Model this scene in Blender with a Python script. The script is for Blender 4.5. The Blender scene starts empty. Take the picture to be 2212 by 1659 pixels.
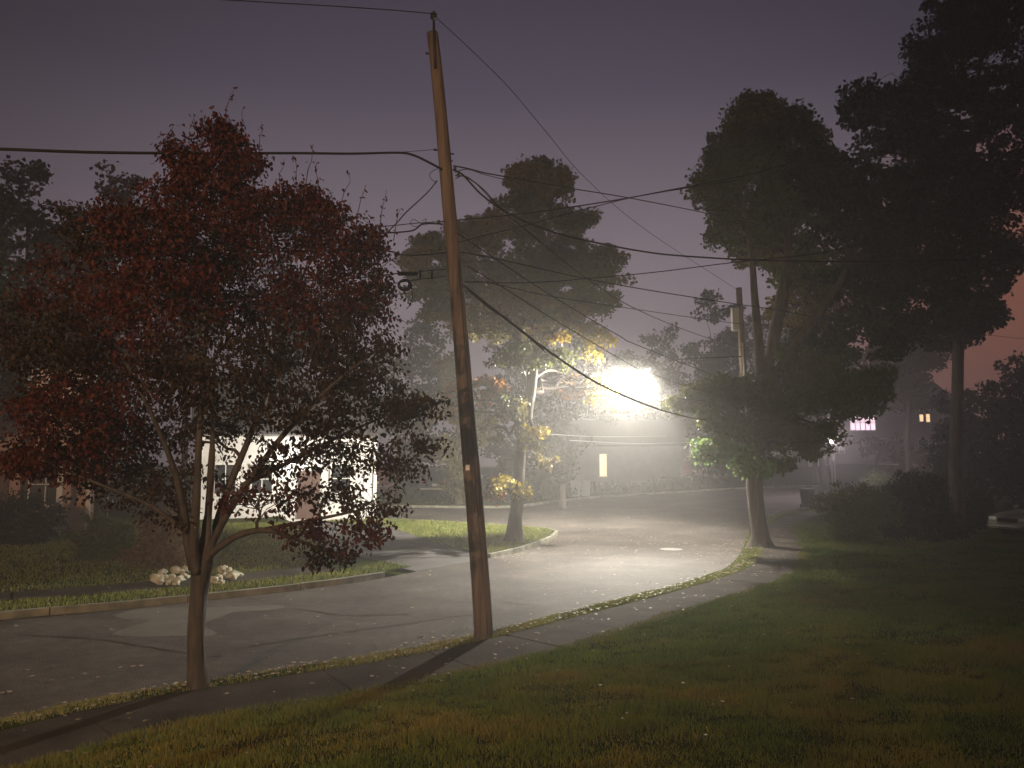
import bpy, bmesh, math, random
import numpy as np
from mathutils import Vector, noise, Matrix
from mathutils.geometry import delaunay_2d_cdt

random.seed(7)
rng = np.random.default_rng(7)
sc = bpy.context.scene
COL = sc.collection

# ------------------------------------------------------------------ camera, sky, exposure
CAM_Z = 2.8
PITCH = math.atan(170.5 / 1640)
cam_d = bpy.data.cameras.new('camera')
cam_d.sensor_width = 36
cam_d.lens = 36 * 1640 / 2212
cam_d.clip_start = 0.05
cam_d.clip_end = 2000
cam = bpy.data.objects.new('camera', cam_d)
COL.objects.link(cam)
cam.location = (0, 0, CAM_Z)
cam.rotation_euler = (math.radians(90) + PITCH, 0, 0)
sc.camera = cam

world = bpy.data.worlds.new('World')
sc.world = world
world.use_nodes = True
wn = world.node_tree
bg = wn.nodes['Background']
tc = wn.nodes.new('ShaderNodeTexCoord')
sep = wn.nodes.new('ShaderNodeSeparateXYZ')
wn.links.new(tc.outputs['Generated'], sep.inputs[0])
ramp = wn.nodes.new('ShaderNodeValToRGB')
wn.links.new(sep.outputs['Z'], ramp.inputs[0])
cr = ramp.color_ramp
cr.elements[0].position = 0.0
cr.elements[0].color = (0.160, 0.128, 0.145, 1)
cr.elements[1].position = 0.75
cr.elements[1].color = (0.010, 0.0075, 0.014, 1)
e = cr.elements.new(0.22); e.color = (0.178, 0.143, 0.168, 1)
e = cr.elements.new(0.45); e.color = (0.064, 0.053, 0.077, 1)
def glow(direction, lo_, hi_, a, b):
    d = wn.nodes.new('ShaderNodeVectorMath'); d.operation = 'DOT_PRODUCT'; d.inputs[1].default_value = tuple(Vector(direction).normalized())
    nrm = wn.nodes.new('ShaderNodeVectorMath'); nrm.operation = 'NORMALIZE'
    wn.links.new(tc.outputs['Generated'], nrm.inputs[0]); wn.links.new(nrm.outputs[0], d.inputs[0])
    m = wn.nodes.new('ShaderNodeMapRange'); m.interpolation_type = 'SMOOTHSTEP'
    m.inputs['From Min'].default_value = lo_; m.inputs['From Max'].default_value = hi_
    m.inputs['To Min'].default_value = a; m.inputs['To Max'].default_value = b
    wn.links.new(d.outputs['Value'], m.inputs['Value'])
    return m.outputs[0]
town = glow((.02, 1, .12), .70, .985, .42, 1.08)
mul = wn.nodes.new('ShaderNodeMix'); mul.data_type = 'RGBA'; mul.blend_type = 'MULTIPLY'; mul.inputs[0].default_value = 1
wn.links.new(ramp.outputs[0], mul.inputs[6]); wn.links.new(town, mul.inputs[7])
warm = glow((.58, .82, .12), .955, .999, 0, .85)
mw = wn.nodes.new('ShaderNodeMix'); mw.data_type = 'RGBA'
wn.links.new(warm, mw.inputs[0]); wn.links.new(mul.outputs[2], mw.inputs[6]); mw.inputs[7].default_value = (.20, .062, .030, 1)
wn.links.new(mw.outputs[2], bg.inputs['Color'])
bg.inputs['Strength'].default_value = 1.25

sc.view_settings.view_transform = 'Standard'
sc.view_settings.look = 'None'
sc.view_settings.gamma = 1
sc.view_settings.use_curve_mapping = False
sc.view_settings.exposure = 0
sc.cycles.use_denoising = True
sc.cycles.max_bounces = 6
sc.cycles.diffuse_bounces = 2
sc.cycles.glossy_bounces = 2
sc.cycles.volume_bounces = 3
sc.cycles.transmission_bounces = 3
sc.cycles.transparent_max_bounces = 6
sc.cycles.sample_clamp_indirect = 4
sc.cycles.sample_clamp_direct = 0

LAMP_POWER = 35000
TOWN_POWER = 18000
HAZE_DENSITY = 0.0052

# ------------------------------------------------------------------ mapping helpers
SP, CP = math.sin(PITCH), math.cos(PITCH)

def ray(px, py):
    cx = (px - 1106) / 1640; cy = (829.5 - py) / 1640
    return cx, CP - cy * SP, SP + cy * CP

def P(px, py, d):
    """point seen at a photo position, at distance d in front of the camera"""
    x, y, z = ray(px, py)
    t = d / y
    return Vector((x * t, d, CAM_Z + z * t))

def hill(x, y):
    x = np.asarray(x, float); y = np.asarray(y, float)
    u = (y - 34) / 2.5
    sp = np.where(u > 20, u, np.log1p(np.exp(np.minimum(u, 20)))) * 2.5
    z = 0.05 * sp
    z = 2.1 * np.tanh(z / 2.1)
    m = np.exp(-(((x - 30) / 13) ** 2 + ((y - 68) / 9) ** 2))
    return z + 1.2 * m

def hz(x, y):
    return float(hill(x, y))

def G(px, py, dz=0.0):
    x, y, z = ray(px, py)
    lo, hi = 1.0, 400.0
    prev = 1.0
    d = 2.0
    while d < 400:
        zz = CAM_Z + z * d / y
        if zz <= hz(x * d / y, d) + dz:
            lo, hi = prev, d
            break
        prev = d
        d *= 1.03
    for _ in range(30):
        m = (lo + hi) / 2
        if CAM_Z + z * m / y <= hz(x * m / y, m) + dz: hi = m
        else: lo = m
    return (x * hi / y, hi)

def catmull(pts, n=8):
    pts = [np.array(p, float) for p in pts]
    P_ = [2 * pts[0] - pts[1]] + pts + [2 * pts[-1] - pts[-2]]
    out = []
    for i in range(1, len(P_) - 2):
        a, b, c, d = P_[i - 1:i + 3]
        for k in range(n):
            t = k / n
            out.append(0.5 * ((2 * b) + (-a + c) * t + (2 * a - 5 * b + 4 * c - d) * t * t + (-a + 3 * b - 3 * c + d) * t ** 3))
    out.append(pts[-1])
    return np.array(out)

def resample(poly, step):
    poly = np.asarray(poly, float)
    seg = np.linalg.norm(np.diff(poly, axis=0), axis=1)
    s = np.concatenate([[0], np.cumsum(seg)])
    n = max(2, int(round(s[-1] / step)) + 1)
    t = np.linspace(0, s[-1], n)
    return np.stack([np.interp(t, s, poly[:, k]) for k in range(poly.shape[1])], 1)

def offset(poly, d):
    """offset to the right of travel for positive d"""
    poly = np.asarray(poly, float)
    t = np.gradient(poly, axis=0)
    t /= np.linalg.norm(t, axis=1)[:, None]
    nrm = np.stack([t[:, 1], -t[:, 0]], 1)
    return poly + nrm * d

def dist_to(poly, x, y):
    x = np.asarray(x, float).ravel(); y = np.asarray(y, float).ravel()
    best = np.full(x.shape, 1e9)
    for a, b in zip(poly[:-1], poly[1:]):
        ab = b - a
        t = np.clip(((x - a[0]) * ab[0] + (y - a[1]) * ab[1]) / max(ab @ ab, 1e-9), 0, 1)
        best = np.minimum(best, np.hypot(x - a[0] - t * ab[0], y - a[1] - t * ab[1]))
    return best

def inside(poly, x, y):
    x = np.asarray(x, float); y = np.asarray(y, float)
    r = np.zeros(x.shape, bool)
    n = len(poly); j = n - 1
    for i in range(n):
        xi, yi = poly[i]; xj, yj = poly[j]
        if yi != yj:
            c = ((yi > y) != (yj > y)) & (x < (xj - xi) * (y - yi) / (yj - yi) + xi)
            r ^= c
        j = i
    return r

# ------------------------------------------------------------------ materials
MATS = {}
def mat(name, color=(0.5, 0.5, 0.5), rough=0.8, color2=None, scale=8.0, detail=6.0, bump=0.0, bump_scale=None,
        metal=0.0, spec=0.3, emit=None, estr=0.0, lo=0.35, hi=0.65, stretch=None, coord='Object'):
    if name in MATS: return MATS[name]
    m = bpy.data.materials.new(name); m.use_nodes = True
    nt = m.node_tree; b = nt.nodes['Principled BSDF']
    b.inputs['Roughness'].default_value = rough
    b.inputs['Metallic'].default_value = metal
    b.inputs['Specular IOR Level'].default_value = spec
    b.inputs['Base Color'].default_value = (*color, 1)
    t = nt.nodes.new('ShaderNodeTexCoord'); mp = nt.nodes.new('ShaderNodeMapping')
    nt.links.new(t.outputs[coord], mp.inputs[0])
    if stretch: mp.inputs['Scale'].default_value = stretch
    if color2:
        n = nt.nodes.new('ShaderNodeTexNoise'); n.inputs['Scale'].default_value = scale; n.inputs['Detail'].default_value = detail
        nt.links.new(mp.outputs[0], n.inputs['Vector'])
        r = nt.nodes.new('ShaderNodeValToRGB')
        r.color_ramp.elements[0].position = lo; r.color_ramp.elements[0].color = (*color, 1)
        r.color_ramp.elements[1].position = hi; r.color_ramp.elements[1].color = (*color2, 1)
        nt.links.new(n.outputs['Fac'], r.inputs[0]); nt.links.new(r.outputs[0], b.inputs['Base Color'])
    if bump:
        n2 = nt.nodes.new('ShaderNodeTexNoise'); n2.inputs['Scale'].default_value = bump_scale or scale * 3; n2.inputs['Detail'].default_value = 8
        nt.links.new(mp.outputs[0], n2.inputs['Vector'])
        bp = nt.nodes.new('ShaderNodeBump'); bp.inputs['Strength'].default_value = bump; bp.inputs['Distance'].default_value = 0.03
        nt.links.new(n2.outputs['Fac'], bp.inputs['Height']); nt.links.new(bp.outputs[0], b.inputs['Normal'])
    if emit:
        b.inputs['Emission Color'].default_value = (*emit, 1); b.inputs['Emission Strength'].default_value = estr
    MATS[name] = m
    return m

def leaf_mat(name, colors, trans=0.35, rough=0.6, big=0.0):
    """per-leaf colour; trans = share of light let through"""
    if name in MATS: return MATS[name]
    m = bpy.data.materials.new(name); m.use_nodes = True
    nt = m.node_tree; nt.nodes.clear()
    out = nt.nodes.new('ShaderNodeOutputMaterial')
    g = nt.nodes.new('ShaderNodeNewGeometry')
    r = nt.nodes.new('ShaderNodeValToRGB')
    els = r.color_ramp.elements
    els[0].color = (*colors[0], 1); els[0].position = 0
    els[1].color = (*colors[-1], 1); els[1].position = 1
    for i, c in enumerate(colors[1:-1]):
        q = els.new((i + 1) / (len(colors) - 1)); q.color = (*c, 1)
    if big:
        t = nt.nodes.new('ShaderNodeTexCoord'); n = nt.nodes.new('ShaderNodeTexNoise'); n.inputs['Scale'].default_value = big
        nt.links.new(t.outputs['Object'], n.inputs['Vector'])
        mr = nt.nodes.new('ShaderNodeMapRange'); mr.inputs['From Min'].default_value = 0.3; mr.inputs['From Max'].default_value = 0.7
        nt.links.new(n.outputs['Fac'], mr.inputs['Value'])
        ma = nt.nodes.new('ShaderNodeMix'); ma.inputs[0].default_value = 0.45
        nt.links.new(mr.outputs[0], ma.inputs[2]); nt.links.new(g.outputs['Random Per Island'], ma.inputs[3])
        nt.links.new(ma.outputs[0], r.inputs[0])
    else:
        nt.links.new(g.outputs['Random Per Island'], r.inputs[0])
    d = nt.nodes.new('ShaderNodeBsdfPrincipled'); d.inputs['Roughness'].default_value = rough; d.inputs['Specular IOR Level'].default_value = 0.25
    tr = nt.nodes.new('ShaderNodeBsdfTranslucent')
    nt.links.new(r.outputs[0], d.inputs['Base Color']); nt.links.new(r.outputs[0], tr.inputs['Color'])
    mx = nt.nodes.new('ShaderNodeMixShader'); mx.inputs[0].default_value = trans
    nt.links.new(d.outputs[0], mx.inputs[1]); nt.links.new(tr.outputs[0], mx.inputs[2])
    nt.links.new(mx.outputs[0], out.inputs['Surface'])
    MATS[name] = m
    return m

# ------------------------------------------------------------------ object helpers
def link(name, me, material=None, parent=None, smooth=False):
    o = bpy.data.objects.new(name, me)
    COL.objects.link(o)
    if material is not None and not me.materials: me.materials.append(material)
    if parent is not None: o.parent = parent
    if smooth:
        me.polygons.foreach_set('use_smooth', [True] * len(me.polygons))
    return o

def mesh_np(name, v, f):
    """v (n,3), f (m,k) arrays"""
    v = np.ascontiguousarray(v, np.float32); f = np.ascontiguousarray(f, np.int32)
    me = bpy.data.meshes.new(name)
    me.vertices.add(len(v)); me.vertices.foreach_set('co', v.ravel())
    m, k = f.shape
    me.loops.add(m * k); me.loops.foreach_set('vertex_index', f.ravel())
    me.polygons.add(m); me.polygons.foreach_set('loop_start', np.arange(0, m * k, k, dtype=np.int32))
    me.update(calc_edges=True)
    return me

def tag(o, label=None, cat=None, group=None, kind=None):
    if label: o['label'] = label
    if cat: o['category'] = cat
    if group: o['group'] = group
    if kind: o['kind'] = kind
    return o

def thing(name, label, cat, loc=(0, 0, 0), rz=0.0, group=None):
    o = bpy.data.objects.new(name, None); COL.objects.link(o)
    o.location = loc; o.rotation_euler = (0, 0, rz); o.empty_display_size = 0.3
    return tag(o, label, cat, group)

def from_bm(name, bm, material, parent=None, smooth=False):
    me = bpy.data.meshes.new(name); bm.normal_update(); bm.to_mesh(me); bm.free()
    return link(name, me, material, parent, smooth)

def box_bm(bm, c, s, rz=0.0, bevel=0.0):
    r = bmesh.ops.create_cube(bm, size=1)
    vs = r['verts']
    bmesh.ops.scale(bm, vec=s, verts=vs)
    if bevel:
        es = list({e_ for v in vs for e_ in v.link_edges})
        rb = bmesh.ops.bevel(bm, geom=es, offset=bevel, segments=2, affect='EDGES', profile=0.6)
        vs = list({v for f in rb['faces'] for v in f.verts} | {v for v in vs if v.is_valid})
    bmesh.ops.rotate(bm, cent=(0, 0, 0), matrix=Matrix.Rotation(rz, 3, 'Z'), verts=vs)
    bmesh.ops.translate(bm, vec=c, verts=vs)
    return vs

def box(name, c, s, material, parent=None, rz=0.0, bevel=0.0):
    bm = bmesh.new(); box_bm(bm, c, s, rz, bevel)
    return from_bm(name, bm, material, parent)

def tubes(name, chains, material, parent=None, sides=7, cap=True):
    """chains: list of (points (n,3), radii (n,))"""
    V_, F_ = [], []
    base = 0
    for pts, rad in chains:
        pts = np.asarray(pts, float); rad = np.asarray(rad, float) * np.ones(len(pts))
        n = len(pts)
        t = np.gradient(pts, axis=0); t /= np.maximum(np.linalg.norm(t, axis=1), 1e-9)[:, None]
        ref = np.array([0.31, 0.17, 0.93]) if abs(t[:, 2]).mean() < 0.8 else np.array([1.0, 0.1, 0.05])
        u = np.cross(t, ref); u /= np.maximum(np.linalg.norm(u, axis=1), 1e-9)[:, None]
        w = np.cross(t, u)
        a = np.linspace(0, 2 * np.pi, sides, endpoint=False)
        ring = pts[:, None, :] + rad[:, None, None] * (u[:, None, :] * np.cos(a)[None, :, None] + w[:, None, :] * np.sin(a)[None, :, None])
        V_.append(ring.reshape(-1, 3))
        i = np.arange(n - 1)[:, None] * sides; k = np.arange(sides)[None, :]
        k2 = (k + 1) % sides
        F_.append(np.stack([base + i + k, base + i + k2, base + i + sides + k2, base + i + sides + k], -1).reshape(-1, 4))
        if cap:
            V_.append(pts[[0, -1]])
            c0 = base + n * sides; c1 = c0 + 1
            kk = np.arange(sides); kk2 = (kk + 1) % sides
            F_.append(np.stack([np.full(sides, c0), base + kk2, base + kk, base + kk], -1))
            o_ = base + (n - 1) * sides
            F_.append(np.stack([np.full(sides, c1), o_ + kk, o_ + kk2, o_ + kk2], -1))
            base += n * sides + 2
        else:
            base += n * sides
    v = np.concatenate(V_); f = np.concatenate(F_)
    quads = f[f[:, 2] != f[:, 3]]; tris = f[f[:, 2] == f[:, 3]][:, :3]
    me = bpy.data.meshes.new(name)
    me.from_pydata(v.tolist(), [], quads.tolist() + tris.tolist())
    me.update()
    return link(name, me, material, parent, smooth=True)

def leaves_mesh(name, pos, size, hang=0.5, shape=0.75, hexa=False):
    """folded leaf at every pos; size array; hang 0..1 pulls the tips down"""
    n = len(pos)
    d = rng.normal(size=(n, 3)); d[:, 2] -= hang * 2.0
    d /= np.linalg.norm(d, axis=1)[:, None]
    r = rng.normal(size=(n, 3))
    s = np.cross(d, r); s /= np.linalg.norm(s, axis=1)[:, None]
    nn = np.cross(d, s)
    L = (size * rng.uniform(0.7, 1.25, n))[:, None]
    if hexa:
        w1 = s * L * shape * 0.42; w2 = s * L * shape * 0.5
        v = np.stack([pos, pos + d * L * .3 - w1 + nn * L * .08, pos + d * L * .66 - w2 * .62 + nn * L * .1, pos + d * L * 1.0,
                      pos + d * L * .66 + w2 * .62 + nn * L * .1, pos + d * L * .3 + w1 + nn * L * .08], 1).reshape(-1, 3)
        b = np.arange(n)[:, None] * 6
        f = np.concatenate([b + np.array([[0, 1, 2, 3]]), b + np.array([[0, 3, 4, 5]])])
    else:
        v = np.stack([pos, pos + d * L * .45 - s * L * shape * .5 + nn * L * .1, pos + d * L, pos + d * L * .45 + s * L * shape * .5 + nn * L * .1], 1).reshape(-1, 3)
        f = np.arange(n)[:, None] * 4 + np.array([[0, 1, 2, 3]])
    return mesh_np(name, v, f)

def surface(name, outline, hfun, material, grid=1.0, parent=None, kind='structure', skirt=0.0, noise_amp=0.0):
    """a sheet with the outline as its border, draped over hfun"""
    outline = np.asarray(outline, float)
    x0, y0 = outline.min(0); x1, y1 = outline.max(0)
    gx = np.arange(x0, x1, grid); gy = np.arange(y0, y1, grid)
    X, Y = np.meshgrid(gx, gy); X = X.ravel() + rng.uniform(-.2, .2, X.size) * grid; Y = Y.ravel() + rng.uniform(-.2, .2, Y.size) * grid
    ok = inside(outline, X, Y)
    X, Y = X[ok], Y[ok]
    cl = np.vstack([outline, outline[:1]])
    if len(X):
        ok = dist_to(cl, X, Y) > grid * 0.35
        X, Y = X[ok], Y[ok]
    pts = [Vector(p) for p in outline] + [Vector((a, b)) for a, b in zip(X, Y)]
    n = len(outline)
    r = delaunay_2d_cdt(pts, [], [list(range(n))], 1, 1e-4)
    vs = np.array([(p.x, p.y) for p in r[0]])
    z = hfun(vs[:, 0], vs[:, 1])
    V_ = [(a, b, c) for (a, b), c in zip(vs, z)]
    F_ = [tuple(f) for f in r[2]]
    # make faces look upward
    def area(f):
        p = [vs[i] for i in f]; return sum(p[i][0] * p[(i + 1) % len(p)][1] - p[(i + 1) % len(p)][0] * p[i][1] for i in range(len(p)))
    F_ = [f if area(f) > 0 else f[::-1] for f in F_]
    if skirt:
        zz = hfun(outline[:, 0], outline[:, 1])
        b = len(V_)
        for (a, c), q in zip(outline, zz): V_.append((a, c, q))
        for (a, c), q in zip(outline, zz): V_.append((a, c, q - skirt))
        for i in range(n):
            j = (i + 1) % n
            F_.append((b + i, b + j, b + n + j, b + n + i))
    me = bpy.data.meshes.new(name); me.from_pydata(V_, [], F_); me.update()
    o = link(name, me, material, parent, smooth=not skirt)
    if kind and parent is None: o['kind'] = kind
    return o

def vnoise(x, y, s, amp):
    return np.array([noise.noise(Vector((a * s, b * s, 0.3))) for a, b in zip(np.ravel(x), np.ravel(y))]) * amp

# ------------------------------------------------------------------ materials in use
M_ASPH = mat('asphalt', (0.056, 0.048, 0.043), 0.78, (0.090, 0.078, 0.069), scale=0.9, detail=10, bump=0.6, bump_scale=45, spec=0.18, lo=.3, hi=.7)
def add_speckle(m, scale, dark, light, amount):
    nt = m.node_tree; b = nt.nodes['Principled BSDF']
    src = b.inputs['Base Color'].links[0].from_socket
    t = nt.nodes.new('ShaderNodeTexCoord'); n = nt.nodes.new('ShaderNodeTexNoise'); n.inputs['Scale'].default_value = scale; n.inputs['Detail'].default_value = 3
    nt.links.new(t.outputs['Object'], n.inputs['Vector'])
    r = nt.nodes.new('ShaderNodeValToRGB'); r.color_ramp.elements[0].position = .38; r.color_ramp.elements[1].position = .62
    r.color_ramp.elements[0].color = (dark,) * 3 + (1,); r.color_ramp.elements[1].color = (light,) * 3 + (1,)
    nt.links.new(n.outputs['Fac'], r.inputs[0])
    mx = nt.nodes.new('ShaderNodeMix'); mx.data_type = 'RGBA'; mx.blend_type = 'MULTIPLY'; mx.inputs[0].default_value = amount
    nt.links.new(src, mx.inputs[6]); nt.links.new(r.outputs[0], mx.inputs[7]); nt.links.new(mx.outputs[2], b.inputs['Base Color'])
add_speckle(M_ASPH, 55, 0.35, 1.8, 0.9)
add_speckle(M_ASPH, 0.4, 0.72, 1.22, 0.9)
add_speckle(M_ASPH, 5.0, 0.8, 1.15, 0.8)
add_speckle(M_ASPH, 180, 0.5, 1.5, 0.7)
M_PATCH = mat('patch_asphalt', (0.094, 0.085, 0.074), 0.8, (0.12, 0.109, 0.096), scale=2, bump=0.4, bump_scale=50)
M_DRIVE = mat('driveway_asphalt', (0.045, 0.043, 0.042), 0.8, (0.075, 0.07, 0.068), scale=1.5, bump=0.4, bump_scale=40)
M_CONC = mat('sidewalk_concrete', (0.030, 0.026, 0.021), 0.85, (0.062, 0.052, 0.044), scale=1.3, detail=9, bump=0.6, bump_scale=35, spec=0.04)
add_speckle(M_CONC, 40, 0.7, 1.2, 0.7)
M_KERB = mat('kerb_concrete', (0.10, 0.10, 0.072), 0.85, (0.22, 0.21, 0.165), scale=3, bump=0.3, bump_scale=40)
M_SOIL = mat('lawn_soil', (0.018, 0.026, 0.005), 1.0, (0.036, 0.044, 0.009), scale=2.2, detail=9, bump=1.0, bump_scale=25, spec=0.0)
M_BARK = mat('bark', (0.035, 0.028, 0.023), 0.9, (0.085, 0.070, 0.058), scale=9, detail=8, bump=1.0, bump_scale=16, stretch=(1, 1, .18))
M_BARK2 = mat('smooth_bark', (0.028, 0.023, 0.020), 0.85, (0.062, 0.052, 0.046), scale=12, detail=8, bump=0.6, bump_scale=22, stretch=(1, 1, .25))
M_POLE = mat('weathered_pole_wood', (0.055, 0.036, 0.026), 0.85, (0.15, 0.108, 0.080), scale=14, detail=10, bump=0.8, bump_scale=22, stretch=(1, 1, .06), lo=.3, hi=.68)
M_WIRE = mat('wire_rubber', (0.012, 0.011, 0.011), 0.7)
M_DARKMETAL = mat('dark_hardware', (0.03, 0.028, 0.027), 0.6, metal=0.6)
M_GREYMETAL = mat('galvanised_metal', (0.42, 0.42, 0.41), 0.5, metal=0.3, spec=0.4)
M_CERAMIC = mat('brown_ceramic', (0.02, 0.018, 0.018), 0.35, spec=0.5)
M_WHITE = mat('white_siding', (0.55, 0.54, 0.52), 0.7, (0.64, 0.63, 0.61), scale=1.5)
M_TRIM = mat('white_trim', (0.74, 0.73, 0.70), 0.6)
M_TAN = mat('warm_lit_siding', (0.48, 0.30, 0.23), 0.8, (0.52, 0.34, 0.26), scale=2)  # pinkish tone puts warm light into the siding colour
M_GREYSID = mat('grey_siding', (0.20, 0.19, 0.20), 0.8, (0.25, 0.24, 0.24), scale=2)
M_ROOF = mat('roof_shingles', (0.035, 0.032, 0.032), 0.9, (0.06, 0.055, 0.053), scale=6, bump=0.6)
M_GLASS = mat('dark_glass', (0.015, 0.017, 0.02), 0.12, spec=0.6)
M_DOOR = mat('painted_door', (0.09, 0.05, 0.04), 0.5)

# ------------------------------------------------------------------ haze: one closed box of even density
hm = bpy.data.materials.new('haze_air'); hm.use_nodes = True
hm.node_tree.nodes.clear()
ho = hm.node_tree.nodes.new('ShaderNodeOutputMaterial'); pv = hm.node_tree.nodes.new('ShaderNodeVolumePrincipled')
pv.inputs['Color'].default_value = (0.97, 0.96, 0.95, 1)
pv.inputs['Density'].default_value = HAZE_DENSITY
pv.inputs['Anisotropy'].default_value = 0.6
hm.node_tree.links.new(pv.outputs[0], ho.inputs['Volume'])
haze = box('haze', (0, 60, 10.5), (480, 260, 25), hm)
tag(haze, kind='stuff')

# ------------------------------------------------------------------ road layout
near_px = [(0, 1561), (160, 1525), (320, 1494), (608, 1450), (796, 1421), (1026, 1375), (1204, 1331), (1327, 1300), (1487, 1258), (1567, 1230), (1596, 1203), (1611, 1170), (1622, 1142), (1656, 1120), (1722, 1107)]
NE = [(-16.0, -6.0), (-12.0, 0.0), (-8.4, 4.6)] + [G(*p) for p in near_px] + [(24, 45.5), (45, 49), (90, 52)]
NEAR = resample(catmull(NE, 8), 0.5)
NVERGE = offset(NEAR, 0.62)      # verge / sidewalk line
NWALK = offset(NEAR, 1.85)       # sidewalk / lawn line
far_px = [(0, 1339), (203, 1322), (406, 1301), (560, 1285), (708, 1267), (810, 1252), (898, 1235)]
FA = [(-40, -2.0), (-24, 5.5), (-15.5, 9.8)] + [G(*p) for p in far_px]
FAR_A = resample(catmull(FA, 8), 0.5)
fb_px = [(1060, 1206), (1118, 1193), (1160, 1179), (1192, 1166), (1205, 1156), (1200, 1150), (1172, 1146), (1120, 1142)]
FAR_B = resample(catmull([G(*p) for p in fb_px] + [(-6, 35.5), (-22, 38)], 8), 0.4)
fc_px = [(1060, 1098), (1134, 1094), (1250, 1080), (1400, 1069), (1600, 1057), (1760, 1052)]
FAR_C = resample(catmull([(-30, 41), (-12, 42.0)] + [G(*p) for p in fc_px] + [(50, 57), (95, 60)], 8), 0.8)

road_outline = np.vstack([NEAR, FAR_C[::-1], FAR_B[::-1], FAR_A[::-1]])
def h_road(x, y):
    return hill(x, y)
road = surface('road', road_outline, h_road, M_ASPH, 1.2)

# driveway mouth between the two kerb runs
dA, dB = FAR_A[-1], FAR_B[0]
drive_outline = [dA + np.array((0.02, .02)), dB, (-2.2, 25.5), (-4.6, 31.5), (-9, 41), (-13.5, 41), (-8.2, 30), (-5.4, 23.0)]
h_far = lambda x, y: hill(x, y) + 0.12
def h_drive(x, y):
    # ramps from the road up to the lot
    d = dist_to(np.array([dA, dB]), x, y)
    return hill(x, y) + 0.006 + np.clip(d / 1.6, 0, 1) * 0.122
drive = surface('driveway', drive_outline, h_drive, M_DRIVE, 0.8)

# wide base ground
gx = np.concatenate([np.linspace(-235, -60, 12), np.linspace(-50, 70, 50), np.linspace(82, 235, 12)])
gy = np.concatenate([np.linspace(-65, -10, 6), np.linspace(-5, 90, 50), np.linspace(96, 185, 10)])
X, Y = np.meshgrid(gx, gy)
Z = hill(X, Y) - 0.06
# swale below the near lawn so the sheet never shows through it
v = np.stack([X.ravel(), Y.ravel(), Z.ravel()], 1)
nx, ny = len(gx), len(gy)
i, j = np.meshgrid(np.arange(nx - 1), np.arange(ny - 1)); a = (j * nx + i).ravel()
ground = link('ground', mesh_np('ground', v, np.stack([a, a + 1, a + nx + 1, a + nx], 1)), M_SOIL, smooth=True)
tag(ground, kind='structure')

# near lawn, verge and sidewalk
def sstep(a, b, x):
    t = np.clip((x - a) / (b - a), 0, 1); return t * t * (3 - 2 * t)
def h_lawn(x, y):
    d = dist_to(NWALK, x, y)
    r = 0.135 * d * (1 - sstep(8, 24, np.asarray(y, float)))
    r = 1.25 * np.tanh(r / 1.25)
    return hill(x, y) + 0.105 + r + vnoise(x, y, 0.55, 0.05) * np.clip(d, 0, 1) + vnoise(x, y, 2.3, 0.015)
def h_verge(x, y):
    d = dist_to(NEAR, x, y)
    return hill(x, y) + 0.03 + np.clip(d / 0.5, 0, 1) * 0.07 + vnoise(x, y, 3.1, 0.02)
lawn_outline = np.vstack([resample(NWALK, 0.6), [(90, 20), (60, -12), (-8, -12)]])
lawn = surface('lawn', lawn_outline, h_lawn, M_SOIL, 0.7)
verge_outline = np.vstack([NEAR[12:-60], offset(NEAR, 0.63)[12:-60][::-1]])
verge = surface('verge', verge_outline, h_verge, M_SOIL, 0.35, skirt=0.12)

def strip_pieces(name, piece, line, w0, w1, length, gap, top, thick, material, hf=hill, jitter=0.0, bev=0.008):
    """a run of slabs or kerb stones following a line"""
    root = bpy.data.objects.new(name, None); COL.objects.link(root); root['kind'] = 'structure'
    A = resample(line, 0.1)
    a = offset(A, w0); b = offset(A, w1)
    per = max(2, int(round(length / 0.1)))
    k = 0
    while k + per < len(A):
        m = k + per
        g = max(1, int(round(gap / 0.1)))
        idx = [k, (k + m - g) // 2, m - g] if length > 1.2 else [k, m - g]
        # ends drawn in by half the joint
        def lerp(arr, q0): return arr[int(q0)]
        tl = [lerp(a, q) for q in idx]; tr = [lerp(b, q) for q in idx]
        e0 = (tl[1] - tl[0]); e0 = e0 / np.linalg.norm(e0) * (0.1 * g - gap)
        tl[-1] = tl[-1] + e0; tr[-1] = tr[-1] + e0
        dz = random.uniform(-jitter, jitter)
        tilt = random.uniform(-jitter, jitter)
        V_, F_ = [], []
        n = len(tl)
        for lvl, ins in ((0, bev), (bev, 0), (thick, 0)):
            for q in range(n):
                for side, pt, op in ((0, tl[q], tr[q]), (1, tr[q], tl[q])):
                    dv = op - pt; dv = dv / np.linalg.norm(dv)
                    p2 = pt + dv * ins
                    V_.append((p2[0], p2[1], float(hf(p2[0], p2[1])) + top + dz + (tilt if side else -tilt) * .5 - lvl))
        def vi(l, q, s_): return l * n * 2 + q * 2 + s_
        for q in range(n - 1):
            F_.append((vi(0, q, 0), vi(0, q, 1), vi(0, q + 1, 1), vi(0, q + 1, 0)))
            for l in (0, 1):
                F_.append((vi(l, q, 0), vi(l, q + 1, 0), vi(l + 1, q + 1, 0), vi(l + 1, q, 0)))
                F_.append((vi(l, q + 1, 1), vi(l, q, 1), vi(l + 1, q, 1), vi(l + 1, q + 1, 1)))
        for l in (0, 1):
            F_.append((vi(l, 0, 1), vi(l, 0, 0), vi(l + 1, 0, 0), vi(l + 1, 0, 1)))
            F_.append((vi(l, n - 1, 0), vi(l, n - 1, 1), vi(l + 1, n - 1, 1), vi(l + 1, n - 1, 0)))
        me = bpy.data.meshes.new(piece); me.from_pydata(V_, [], F_); me.update()
        link(piece, me, material, root)
        k = m
    return root

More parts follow.
